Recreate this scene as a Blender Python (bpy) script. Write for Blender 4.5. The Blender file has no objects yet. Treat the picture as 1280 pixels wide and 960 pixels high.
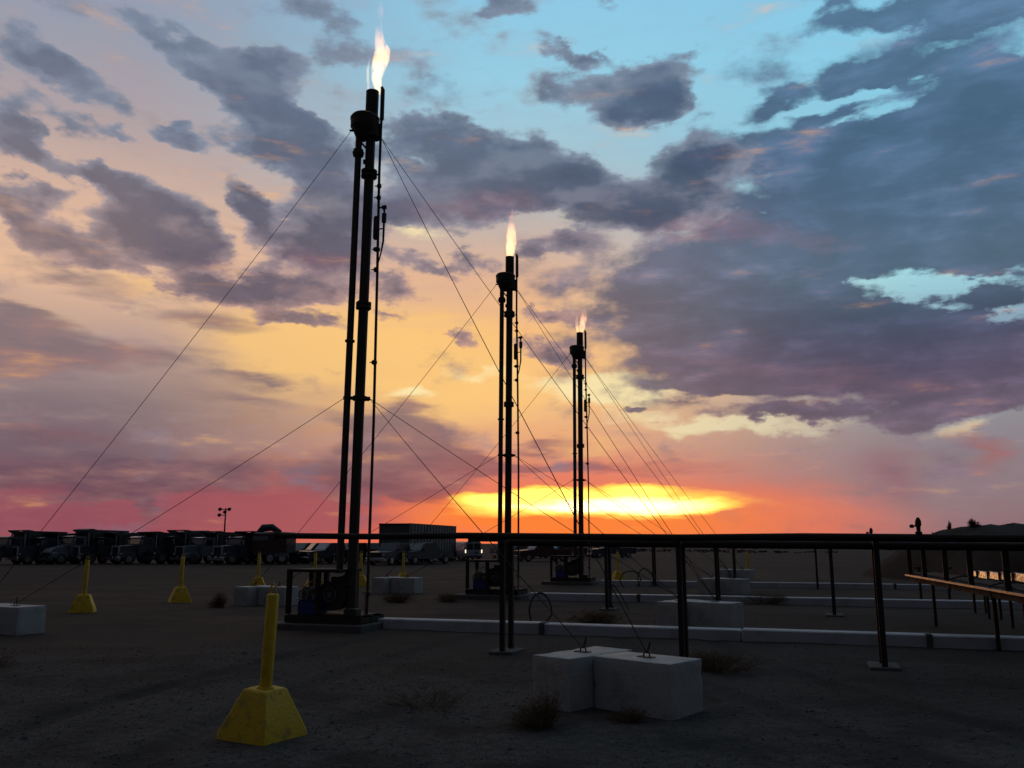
import bpy, bmesh, math, random
from math import radians as R, sin, cos, pi, sqrt, atan2, hypot
from mathutils import Vector, Matrix, noise

random.seed(7)
S = bpy.context.scene
COL = S.collection

def lin(r, g, b):
    """sRGB 0-255 to linear"""
    f = lambda c: c / 12.92 if c <= 0.04045 else ((c + 0.055) / 1.055) ** 2.4
    return (f(r / 255), f(g / 255), f(b / 255), 1.0)

# ------------------------------------------------------------------ camera
EYE = 1.70
cam_data = bpy.data.cameras.new("camera")
cam_data.sensor_fit = 'HORIZONTAL'
cam_data.sensor_width = 36.0
cam_data.lens = 36.0 * 1080.0 / 1280.0
cam_data.clip_start = 0.1
cam_data.clip_end = 5000.0
cam = bpy.data.objects.new("camera", cam_data)
COL.objects.link(cam)
cam.location = (0, 0, EYE)
cam.rotation_euler = (R(90) + math.atan(199 / 1080.0), 0, 0)
S.camera = cam

# ------------------------------------------------------------------ exposure
S.view_settings.view_transform = 'Standard'
S.view_settings.look = 'None'
S.view_settings.exposure = 0.0
S.view_settings.gamma = 1.0
S.view_settings.use_curve_mapping = False
S.cycles.max_bounces = 6
S.cycles.volume_bounces = 0
S.cycles.volume_step_rate = 1.0

# ------------------------------------------------------------------ sun (down behind the cloud bank, nearly spent)
SUN_AZ, SUN_EL = 8.0, 1.8
sun_data = bpy.data.lights.new("sun", 'SUN')
sun_data.energy = 0.06
sun_data.angle = R(8)
sun_data.color = (1.0, 0.50, 0.22)
sun = bpy.data.objects.new("sun", sun_data)
COL.objects.link(sun)
sd = Vector((sin(R(SUN_AZ)) * cos(R(SUN_EL)), cos(R(SUN_AZ)) * cos(R(SUN_EL)), sin(R(SUN_EL))))
sun.rotation_euler = sd.to_track_quat('Z', 'Y').to_euler()

# ------------------------------------------------------------------ sky: clear air by direction, then layers of cloud
SKY_CLOUDS = {   # azimuth, elevation, half width, half height (degrees), tilt, weight
    'cumulus': [
        (-28.49, 30.71, 6.79, 0.82, -6, 0.6), (-24.59, 29.97, 1.93, 0.69, -20, 0.4), (-30.65, 27.72, 2.36, 0.96, -25, 0.9),
        (-28.32, 26.87, 2.77, 0.95, -30, 0.75), (-32.38, 25.06, 1.89, 1.93, -40, 0.85), (-30.55, 22.66, 2.11, 0.96, -30, 0.85),
        (-32.47, 22.86, 2.03, 1.20, 0, 0.75), (-29.46, 24.85, 2.61, 0.87, -30, 0.55), (-27.55, 21.29, 2.66, 0.73, -20, 0.35),
        (-26.45, 24.24, 1.83, 0.40, -20, 0.6), (-22.57, 24.77, 1.85, 0.60, 0, 1.0), (-31.62, 20.74, 1.02, 0.44, -10, 0.7),
        (-21.70, 28.18, 2.49, 0.81, -20, 0.95), (-18.86, 27.93, 4.38, 1.64, -22, 1.1), (-16.55, 28.88, 2.54, 1.56, 0, 0.9),
        (-17.16, 25.91, 3.23, 2.17, -20, 1.1), (-14.16, 24.55, 3.30, 2.13, -40, 1.1), (-12.10, 22.91, 1.94, 1.98, 0, 0.9),
        (-27.75, 21.48, 0.97, 0.63, -30, 0.8), (-29.55, 19.97, 1.36, 0.76, -10, 0.9), (-25.65, 20.44, 4.01, 1.39, -25, 1.1),
        (-22.18, 19.60, 3.26, 1.82, -20, 1.1), (-20.73, 18.41, 3.01, 1.07, -10, 0.9), (-24.77, 18.20, 3.67, 1.42, 0, 1.0),
        (-31.30, 18.78, 2.04, 1.07, -30, 1.0), (-28.52, 17.37, 3.00, 1.20, -15, 0.9), (-18.67, 21.97, 2.12, 0.87, -35, 0.95),
        (-17.25, 20.56, 1.84, 1.18, -30, 0.9), (-13.41, 19.91, 4.21, 2.31, -10, 1.1), (-11.51, 18.92, 3.20, 1.53, 0, 0.9),
        (-4.83, 26.47, 3.39, 1.37, 0, 0.9), (-2.26, 24.71, 8.42, 2.29, -8, 1.15), (-4.49, 22.65, 6.12, 1.72, 0, 1.0),
        (1.41, 23.87, 5.06, 1.81, -10, 1.0), (-8.33, 21.14, 2.74, 1.11, 0, 0.8), (7.71, 28.75, 4.51, 1.52, -8, 1.1),
        (10.96, 29.75, 2.23, 1.58, 0, 1.0), (5.78, 31.10, 3.44, 0.60, -15, 0.85), (9.35, 27.12, 3.34, 1.15, 8, 1.0),
        (8.35, 21.84, 5.47, 2.12, -12, 1.05), (11.92, 22.62, 4.09, 2.48, 0, 1.05), (13.63, 24.60, 2.94, 1.65, 0, 0.9),
        (-5.25, 18.43, 3.07, 0.73, -10, 0.85), (-2.49, 18.75, 1.99, 0.73, 0, 0.7), (3.61, 19.35, 3.32, 0.88, 0, 0.8),
        (0.00, 33.65, 2.34, 0.54, 0, 0.5), (6.42, 33.48, 1.97, 0.40, 0, 0.45), (-20.58, 16.26, 3.38, 0.79, -15, 0.8),
        (-17.83, 15.61, 3.98, 1.20, -12, 1.0), (-15.84, 16.43, 3.06, 1.11, 0, 0.9), (-12.99, 16.27, 2.61, 1.02, 0, 0.9),
        (-12.63, 14.03, 2.08, 0.62, 0, 0.8), (-15.47, 14.06, 1.52, 0.46, 0, 0.6), (-26.04, 14.20, 2.22, 0.57, -10, 0.5),
        (-7.93, 16.32, 2.80, 1.14, -15, 0.95), (-8.57, 14.42, 1.82, 0.63, 0, 0.7), (-3.37, 13.02, 1.30, 0.58, -25, 0.9),
        (2.84, 14.55, 2.40, 0.47, 0, 0.85), (2.82, 12.76, 2.82, 0.69, -10, 0.85), (-13.78, 32.75, 3.86, 1.76, -10, 0.6),
        (-12.02, 31.13, 2.22, 1.36, 0, 0.45),
    ],
    'bank': [
        (25.33, 22.13, 10.12, 3.68, 6, 1.0), (29.83, 22.00, 6.82, 4.20, 0, 1.0), (31.17, 18.35, 5.73, 3.12, 0, 1.0),
        (19.65, 24.54, 4.28, 1.60, 10, 0.8), (17.75, 26.96, 2.29, 0.84, 15, 0.8), (14.70, 24.64, 2.92, 1.74, 0, 0.7),
        (23.25, 19.84, 9.41, 3.13, 0, 0.9), (16.70, 18.12, 7.60, 2.74, -5, 0.75), (26.57, 30.38, 5.61, 0.71, -6, 0.95),
        (31.05, 29.31, 3.86, 0.61, 8, 0.95), (23.99, 31.43, 2.45, 0.55, 0, 0.7), (28.58, 27.25, 3.39, 0.56, 0, 0.8),
        (32.26, 26.63, 2.07, 0.50, 0, 0.7), (24.87, 27.70, 4.27, 0.70, 0, 0.6), (29.15, 28.33, 5.76, 1.68, 0, 0.42),
        (21.90, 27.55, 4.46, 1.35, 8, 0.45), (31.04, 25.29, 3.80, 1.11, 0, 0.6), (16.30, 29.28, 3.72, 1.09, 0, 0.22),
        (-4.60, 29.27, 3.43, 0.95, 0, 0.3), (-9.22, 31.36, 3.39, 1.10, 0, 0.25), (19.00, 14.41, 11.17, 2.99, -6, 1.0),
        (24.50, 11.95, 9.43, 2.80, -6, 1.05), (28.84, 11.51, 4.59, 2.79, 15, 0.95), (22.09, 17.08, 9.46, 1.94, 0, 0.7),
        (30.45, 15.26, 2.46, 0.73, 0, 0.8), (30.11, 13.92, 1.85, 0.64, -10, 0.6), (22.94, 9.38, 9.56, 1.76, -6, 0.9),
        (18.12, 7.81, 4.59, 0.60, -4, 1.0), (12.75, 10.71, 7.67, 2.07, 0, 0.7), (27.25, 7.79, 3.82, 1.22, 10, 0.8),
        (7.99, 8.61, 1.16, 0.26, 0, 0.8), (11.86, 14.38, 8.33, 2.58, 0, 0.55), (8.22, 17.14, 6.46, 2.07, 0, 0.45),
    ],
    'gap': [
        (25.92, 15.46, 4.90, 0.81, -8, 0.85), (27.68, 13.82, 3.01, 0.70, -14, 0.95), (30.84, 12.86, 2.82, 0.73, 8, 0.95),
        (29.83, 15.36, 4.57, 0.50, 0, 0.6), (23.35, 14.89, 2.32, 0.39, -6, 0.4), (22.74, 25.58, 5.34, 0.36, 8, 0.55),
        (28.65, 23.37, 3.51, 0.27, 6, 0.4), (19.54, 22.98, 3.51, 0.33, 0, 0.4), (27.68, 17.78, 3.93, 0.28, 4, 0.4),
        (16.34, 20.90, 3.09, 0.34, -4, 0.4), (23.82, 26.86, 5.77, 0.31, 6, 0.5), (15.13, 7.11, 6.94, 0.61, -4, 0.8),
        (28.22, 6.78, 2.49, 0.56, 10, 0.8), (13.21, 9.34, 5.09, 0.36, -4, 0.5), (21.54, 16.06, 1.91, 0.29, -4, 0.5),
    ],
    'mauve': [
        (-27.93, 15.63, 4.74, 1.02, -6, 0.55), (-20.42, 13.79, 6.23, 0.89, -4, 0.5), (-29.84, 13.26, 2.89, 0.74, 0, 0.45),
        (-16.25, 19.17, 4.61, 0.80, -10, 0.45), (-22.62, 11.38, 6.92, 1.27, -4, 0.55), (-26.50, 3.86, 8.04, 1.03, -4, 1.0),
        (-6.36, 6.17, 3.67, 2.72, 0, 1.0), (-8.91, 4.05, 5.15, 2.07, 0, 0.9), (-4.23, 4.61, 4.21, 1.36, 0, 0.9),
        (-19.82, 4.35, 6.54, 1.28, 0, 0.8), (-9.02, 7.69, 3.13, 1.57, 0, 0.8), (-22.70, 2.82, 0.99, 1.92, 0, 0.8),
        (-29.88, 11.40, 4.50, 2.02, -10, 0.8), (0.00, 4.89, 4.76, 0.74, 0, 0.7), (6.33, 4.60, 5.74, 0.63, 0, 0.55),
        (2.13, 6.20, 3.71, 0.53, 0, 0.55), (-17.69, 8.94, 5.84, 0.91, -5, 0.5), (-16.28, 10.29, 2.98, 0.51, 0, 0.5),
        (-28.37, 6.16, 4.95, 1.11, 0, 0.6), (11.52, 5.30, 4.58, 0.52, 0, 0.4), (28.52, 5.46, 1.64, 1.85, 40, 0.5),
    ],
    'pinkunder': [
        (-2.24, 22.04, 6.69, 1.02, 0, 0.9), (14.20, 19.84, 5.75, 1.10, -6, 1.0), (21.46, 18.38, 3.85, 0.68, -4, 0.7),
        (-12.54, 18.19, 3.69, 1.12, 0, 0.8), (3.34, 19.87, 4.43, 0.82, 0, 0.7), (20.64, 9.78, 8.47, 0.89, -6, 0.7),
        (11.26, 12.33, 6.25, 0.52, -8, 0.6), (-20.67, 17.63, 3.88, 0.59, 0, 0.6), (18.80, 11.15, 6.29, 0.60, -6, 0.5),
    ],
    'gold': [
        (-13.07, 12.14, 7.69, 3.09, 0, 1.0), (-6.50, 13.01, 6.42, 2.63, 0, 0.6), (0.00, 10.97, 8.58, 3.18, 0, 0.6),
        (-15.93, 13.12, 6.03, 2.04, 0, 0.5), (-4.29, 9.35, 6.39, 1.59, 0, 0.5), (-20.75, 18.70, 2.92, 0.78, 0, 0.4),
        (5.31, 6.18, 4.21, 0.63, 0, 0.5), (-28.99, 13.14, 3.35, 1.02, 0, 0.4), (-22.94, 15.76, 5.60, 0.87, 0, 0.5),
    ],
    'pale': [
        (8.02, 9.71, 4.22, 1.58, 0, 1.0), (3.23, 10.42, 4.29, 1.17, 0, 0.6), (14.38, 7.24, 6.99, 0.72, -3, 0.9),
        (-6.70, 9.79, 2.65, 0.47, 0, 0.8), (28.22, 6.78, 2.08, 0.47, 10, 0.6), (-2.16, 10.96, 2.70, 0.48, 0, 0.5),
        (-24.45, 14.14, 1.82, 0.38, 0, 0.5), (-12.69, 21.72, 2.13, 0.90, -10, 0.7), (5.59, 21.76, 2.77, 1.12, 0, 0.7),
        (-6.67, 20.55, 2.75, 0.71, 0, 0.6),
    ],
    'rose': [
        (-27.99, 1.78, 8.18, 1.83, 0, 1.0), (-17.77, 1.67, 7.58, 1.97, 0, 1.0), (-11.40, 1.97, 6.04, 2.03, 0, 0.6),
        (-27.12, 6.23, 3.38, 0.66, -5, 0.4), (23.48, 4.24, 2.23, 2.40, 20, 0.4),
    ],
    'glow': [
        (4.19, 1.75, 14.80, 4.13, 0, 1.0), (-13.88, 1.45, 9.80, 2.41, 0, 0.7), (16.31, 1.19, 9.11, 2.18, 0, 0.75),
    ],
    'ember': [
        (7.04, 1.38, 12.21, 2.26, 0, 1.0), (-1.05, 2.01, 6.27, 1.25, 0, 0.6),
    ],
    'slit': [
        (0.00, 2.53, 3.68, 0.78, 0, 1.0), (6.29, 2.62, 7.24, 0.98, 0, 1.15), (10.91, 2.39, 3.04, 0.46, 0, 0.95),
        (2.63, 3.16, 2.63, 0.57, 0, 0.8), (8.38, 3.43, 2.06, 0.41, 0, 0.7), (-2.11, 2.95, 1.89, 0.42, 0, 0.7),
    ],
    'core': [
        (8.35, 2.40, 4.62, 0.57, 0, 1.0), (2.63, 2.43, 4.71, 0.42, 0, 0.6),
    ],
}
SKY_COLUMNS = {   # elevation (degrees) and sRGB of the open sky to the left, ahead and to the right
    'left': [(34.4, 140, 158, 184), (29.8, 150, 156, 173), (25.0, 175, 160, 163), (19.9, 220, 181, 156), (15.7, 230, 186, 152), (12.0, 178, 150, 142), (8.3, 128, 110, 117), (5.2, 112, 90, 104), (3.1, 142, 80, 92), (0.4, 138, 70, 84)],
    'mid': [(34.4, 142, 200, 228), (29.8, 150, 204, 226), (25.0, 166, 194, 206), (20.9, 192, 178, 170), (17.3, 226, 178, 144), (13.6, 246, 188, 124), (9.4, 246, 190, 124), (6.2, 220, 154, 118), (4.1, 216, 122, 104), (0.4, 246, 108, 68)],
    'right': [(34.4, 135, 198, 228), (29.8, 138, 204, 230), (25.0, 136, 200, 224), (19.9, 134, 192, 214), (16.3, 160, 216, 226), (12.0, 126, 144, 168), (7.8, 138, 138, 146), (5.2, 132, 118, 128), (2.0, 130, 108, 120), (0.4, 126, 98, 112)],
}

class Net:
    """small helper to write a node tree as expressions"""
    def __init__(s, tree):
        s.t = tree; s.n = tree.nodes; s.l = tree.links
    def put(s, sock, v):
        if v is None: return
        if hasattr(v, 'is_linked') or isinstance(v, bpy.types.NodeSocket): s.l.new(v, sock)
        else:
            try: sock.default_value = v
            except TypeError: sock.default_value = (v, v, v)
    def math(s, op, a, b=None, c=None, clamp=False):
        n = s.n.new('ShaderNodeMath'); n.operation = op; n.use_clamp = clamp
        for i, v in enumerate((a, b, c)): s.put(n.inputs[i], v)
        return n.outputs[0]
    def vec(s, op, a, b=None, out=0):
        n = s.n.new('ShaderNodeVectorMath'); n.operation = op
        s.put(n.inputs[0], a)
        if b is not None:
            s.put(n.inputs[3] if op == 'SCALE' else n.inputs[1], b)
        return n.outputs[out]
    def xyz(s, v):
        n = s.n.new('ShaderNodeSeparateXYZ'); s.put(n.inputs[0], v); return n.outputs
    def join(s, x, y, z):
        n = s.n.new('ShaderNodeCombineXYZ')
        for i, v in enumerate((x, y, z)): s.put(n.inputs[i], v)
        return n.outputs[0]
    def noise(s, v, scale, detail=4.0, rough=0.5, lac=2.0, color=False, dist=0.0):
        n = s.n.new('ShaderNodeTexNoise'); s.put(n.inputs['Vector'], v)
        n.inputs['Scale'].default_value = scale; n.inputs['Detail'].default_value = detail
        n.inputs['Roughness'].default_value = rough; n.inputs['Lacunarity'].default_value = lac
        n.inputs['Distortion'].default_value = dist
        return n.outputs['Color' if color else 'Fac']
    def ramp(s, f, stops, interp='LINEAR'):
        n = s.n.new('ShaderNodeValToRGB'); s.put(n.inputs[0], f)
        r = n.color_ramp; r.interpolation = interp
        stops = sorted(stops, key=lambda q: q[0])
        while len(r.elements) < len(stops): r.elements.new(0.5)
        for e, (p, c) in zip(r.elements, stops): e.position = p
        for e, (p, c) in zip(r.elements, stops): e.position = p; e.color = c
        return n.outputs[0]
    def smooth(s, x, a, b, lo=0.0, hi=1.0):
        n = s.n.new('ShaderNodeMapRange'); n.interpolation_type = 'SMOOTHSTEP'
        s.put(n.inputs[0], x)
        for i, v in enumerate((a, b, lo, hi)): s.put(n.inputs[i + 1], v)
        return n.outputs[0]
    def mix(s, f, a, b, mode='MIX'):
        n = s.n.new('ShaderNodeMix'); n.data_type = 'RGBA'; n.blend_type = mode
        s.put(n.inputs[0], f); s.put(n.inputs[6], a); s.put(n.inputs[7], b)
        return n.outputs[2]

def build_sky():
    w = bpy.data.worlds.new("World"); S.world = w; w.use_nodes = True
    N = Net(w.node_tree); N.n.clear()
    out = N.n.new('ShaderNodeOutputWorld'); bg = N.n.new('ShaderNodeBackground')
    N.l.new(bg.outputs[0], out.inputs[0])
    d = N.n.new('ShaderNodeTexCoord').outputs['Generated']
    x, y, z = N.xyz(d)
    az = N.math('MULTIPLY', N.math('ARCTAN2', x, y), 180 / pi)
    el = N.math('MULTIPLY', N.math('ARCSINE', z), 180 / pi)
    ae = N.join(az, el, 0.0)
    flat = N.vec('MULTIPLY', d, (1.0, 1.0, 2.0))           # cloud noise, squashed a little in height
    flat2 = N.vec('MULTIPLY', d, (1.0, 1.0, 4.5))          # more squashed, for low streaks
    def centred(v, k): return N.vec('MULTIPLY', N.vec('SUBTRACT', v, (0.5, 0.5, 0.5)), (k, k * 0.72, 0.0))
    w_big = centred(N.noise(flat, 7.0, 2, 0.5, color=True), 3.4)
    w_fine = centred(N.noise(flat, 22.0, 6, 0.58, color=True), 3.8)
    p_cum = N.vec('ADD', N.vec('ADD', ae, w_big), w_fine)
    w_low = centred(N.noise(flat2, 9.0, 5, 0.55, color=True), 5.0)
    p_low = N.vec('ADD', ae, w_low)
    p_slit = N.vec('ADD', ae, centred(N.noise(flat2, 16.0, 5, 0.6, color=True), 1.5))
    fb = N.noise(flat, 14.0, 7, 0.56)
    fb2 = N.noise(flat2, 11.0, 7, 0.58)
    fbs = N.noise(flat, 34.0, 6, 0.6)
    def field(name, p):
        tot = None
        for a, e, hw, hh, rot, wt in SKY_CLOUDS[name]:
            m = N.n.new('ShaderNodeMapping'); m.vector_type = 'TEXTURE'
            N.put(m.inputs[0], p)
            m.inputs[1].default_value = (a, e, 0); m.inputs[2].default_value = (0, 0, R(rot))
            m.inputs[3].default_value = (hw * 1.35, hh * 1.35, 1)
            g = N.n.new('ShaderNodeTexGradient'); g.gradient_type = 'SPHERICAL'
            N.l.new(m.outputs[0], g.inputs[0])
            v = N.math('MULTIPLY', g.outputs['Fac'], wt) if tot is None else N.math('MULTIPLY_ADD', g.outputs['Fac'], wt, tot)
            tot = v
        return tot
    # ---- clear air
    eln = N.math('DIVIDE', el, 90.0, clamp=True)
    def column(k):
        st = [(max(e, 0.0) / 90.0, lin(r, g, b)) for e, r, g, b in SKY_COLUMNS[k]]
        st += [(46 / 90, lin(116, 138, 160)), (62 / 90, lin(104, 116, 132)), (1.0, lin(98, 106, 120))]
        return N.ramp(eln, st)
    t = N.math('DIVIDE', az, 27.0)
    wl = N.smooth(t, 0.0, -1.0); wr = N.smooth(t, 0.0, 1.0)
    c = N.mix(wr, N.mix(wl, column('mid'), column('left')), column('right'))
    # dusk away from the sunset: low dark blue-grey cloud
    back = N.ramp(eln, [(0.0, lin(54, 50, 56)), (0.1, lin(50, 51, 60)), (0.35, lin(54, 60, 72)), (0.7, lin(80, 88, 102)), (1.0, lin(98, 106, 120))])
    back = N.mix(N.smooth(fb2, 0.35, 0.7), back, lin(64, 68, 78))
    away = N.smooth(N.math('ABSOLUTE', az), 38.0, 95.0)
    # a thin veil breaks the open sky
    veil = N.smooth(fb2, 0.40, 0.72)
    c = N.mix(N.math('MULTIPLY', veil, N.smooth(az, -16.0, 0.0, 0.24, 0.10)), c, N.mix(wl, lin(128, 150, 178), lin(178, 156, 152)))
    c = N.mix(N.math('MULTIPLY', N.smooth(fb, 0.52, 0.75), N.smooth(el, 4.0, 9.0, 0.0, 0.16)), c, N.mix(wr, lin(250, 214, 170), lin(190, 214, 225)))
    # the true low-sun atmosphere adds its share of light
    sk = N.n.new('ShaderNodeTexSky'); sk.sky_type = 'NISHITA'; sk.sun_disc = False
    sk.sun_elevation = R(SUN_EL); sk.sun_rotation = R(SUN_AZ); sk.altitude = 600
    c = N.mix(1.0, c, N.vec('SCALE', sk.outputs[0], 0.006), 'ADD')
    # ---- warm and cool washes
    def wash(name, p, a, b, col, k, n=None, amp=0.0):
        f = field(name, p)
        if n is not None: f = N.math('MULTIPLY_ADD', N.math('SUBTRACT', n, 0.5), amp, f)
        m = N.math('MULTIPLY', N.smooth(f, a, b), k)
        return N.mix(m, c, col)
    c = wash('glow', p_low, 0.0, 0.75, lin(236, 116, 88), 0.55, fb2, 0.4)
    c = wash('rose', p_low, 0.0, 0.7, lin(146, 78, 92), 0.75, fb2, 0.3)
    c = wash('gold', p_low, 0.05, 0.9, lin(255, 204, 122), 0.72, fb2, 0.8)
    c = wash('pale', p_cum, 0.15, 0.7, N.mix(wr, lin(255, 236, 178), lin(206, 198, 174)), 0.85, fb2, 0.9)
    lowcol = N.mix(N.smooth(az, -12.0, 4.0), N.ramp(eln, [(0.0, lin(106, 70, 82)), (0.05, lin(104, 80, 94)), (0.09, lin(128, 108, 112)), (0.16, lin(122, 110, 118))]),
                   N.ramp(eln, [(0.03, lin(178, 88, 84)), (0.07, lin(150, 102, 104)), (0.12, lin(140, 120, 126))]))
    lowcol = N.mix(N.smooth(fb2, 0.38, 0.68, 0.0, 0.45), lowcol, lin(172, 124, 118))
    c = wash('mauve', p_low, 0.14, 0.62, lowcol, 0.88, fb2, 0.7)
    # ---- the wide slate bank to the right
    fbk = N.math('MULTIPLY_ADD', N.math('SUBTRACT', fb, 0.5), 1.7, field('bank', p_cum))
    fbk = N.math('SUBTRACT', fbk, N.math('MULTIPLY', field('gap', N.vec('ADD', p_slit, N.vec('SCALE', w_fine, 0.55))), N.smooth(fbs, 0.3, 0.6, 0.6, 1.35)))
    bank = N.smooth(fbk, 0.04, 0.56)
    bcol = N.ramp(eln, [(0.05, lin(124, 104, 118)), (0.11, lin(88, 75, 98)), (0.15, lin(62, 68, 94)), (0.21, lin(78, 96, 124)), (0.27, lin(64, 86, 118)), (0.36, lin(80, 108, 140)), (0.45, lin(80, 106, 138))])
    bcol = N.mix(N.smooth(az, 22.0, 2.0, 0.0, 0.5), bcol, lin(122, 112, 128))
    bdark = N.mix(N.smooth(fb2, 0.40, 0.66), bcol, N.vec('SCALE', bcol, 1.50))
    bdark = N.mix(N.smooth(fb, 0.38, 0.62, 0.70, 0.0), bdark, N.vec('SCALE', bcol, 0.72))
    c = N.mix(N.math('MULTIPLY', bank, 0.90), c, bdark)
    # ---- broken dark cumulus
    cf = field('cumulus', p_cum)
    fc = N.math('MULTIPLY_ADD', N.math('SUBTRACT', fb, 0.5), 2.2, cf)
    cum = N.math('MULTIPLY', N.smooth(fc, 0.12, 0.54), N.smooth(cf, 0.02, 0.22))
    core = N.smooth(fc, 0.35, 1.05)
    ccol = N.ramp(eln, [(0.10, lin(120, 102, 112)), (0.17, lin(98, 90, 106)), (0.22, lin(90, 90, 108)), (0.28, lin(92, 103, 125)), (0.36, lin(100, 114, 138)), (0.45, lin(102, 116, 140))])
    ccol = N.mix(N.smooth(az, -6.0, 12.0, 0.0, 0.7), ccol, N.ramp(eln, [(0.15, lin(78, 76, 98)), (0.25, lin(58, 74, 100)), (0.36, lin(66, 88, 116))]))
    cthin = N.mix(N.smooth(el, 25.0, 13.0), lin(128, 140, 160), lin(176, 142, 138))
    # relief: where the cloud thickens away from the low sun its face catches light, its far side falls dark
    toward = N.vec('ADD', flat, (sin(R(SUN_AZ)) * .020, .010, -.036))
    relief = N.math('SUBTRACT', N.noise(flat, 12.0, 4, 0.5), N.noise(toward, 12.0, 4, 0.5))
    lit_ = N.smooth(relief, -0.02, 0.20); dark_ = N.smooth(relief, 0.02, -0.20)
    cc = N.mix(core, cthin, ccol)
    cc = N.mix(N.math('MULTIPLY', lit_, 0.40), cc, N.mix(N.smooth(el, 26.0, 12.0), lin(140, 150, 168), lin(206, 158, 142)))
    cc = N.mix(N.math('MULTIPLY', dark_, 0.40), cc, N.vec('SCALE', ccol, 0.72))
    cc = N.mix(N.smooth(fbs, 0.36, 0.66, 0.0, 0.28), cc, N.vec('SCALE', ccol, 1.3))
    # under-lit bellies
    pk = N.math('MULTIPLY', N.smooth(N.math('MULTIPLY_ADD', N.math('SUBTRACT', fb2, 0.5), 1.2, field('pinkunder', p_cum)), 0.12, 0.95), 0.32)
    c = N.mix(N.math('MULTIPLY', cum, N.smooth(az, -30.0, -16.0, 0.84, 0.95)), c, cc)
    c = N.mix(pk, c, lin(150, 110, 122))
    # ---- sunset slit at the horizon
    c = wash('ember', p_slit, 0.0, 0.9, lin(255, 132, 50), 0.85, fb2, 0.5)
    fs = N.math('MULTIPLY_ADD', N.math('SUBTRACT', fb2, 0.5), 0.7, field('slit', p_slit))
    c = N.mix(N.smooth(fs, 0.06, 0.46), c, (1.30, 0.66, 0.10, 1))
    c = N.mix(N.smooth(fs, 0.36, 1.0, 0.0, 0.9), c, (1.9, 1.30, 0.22, 1))
    c = N.mix(N.smooth(field('core', p_slit), 0.05, 0.8), c, (3.0, 2.4, 1.0, 1))
    c = N.mix(away, c, back)
    c = N.mix(N.smooth(el, -0.3, -2.0), c, lin(40, 36, 36))
    N.l.new(c, bg.inputs[0]); bg.inputs[1].default_value = 1.0
    w.cycles.sampling_method = 'MANUAL'; w.cycles.sample_map_resolution = 1024
build_sky()

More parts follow.
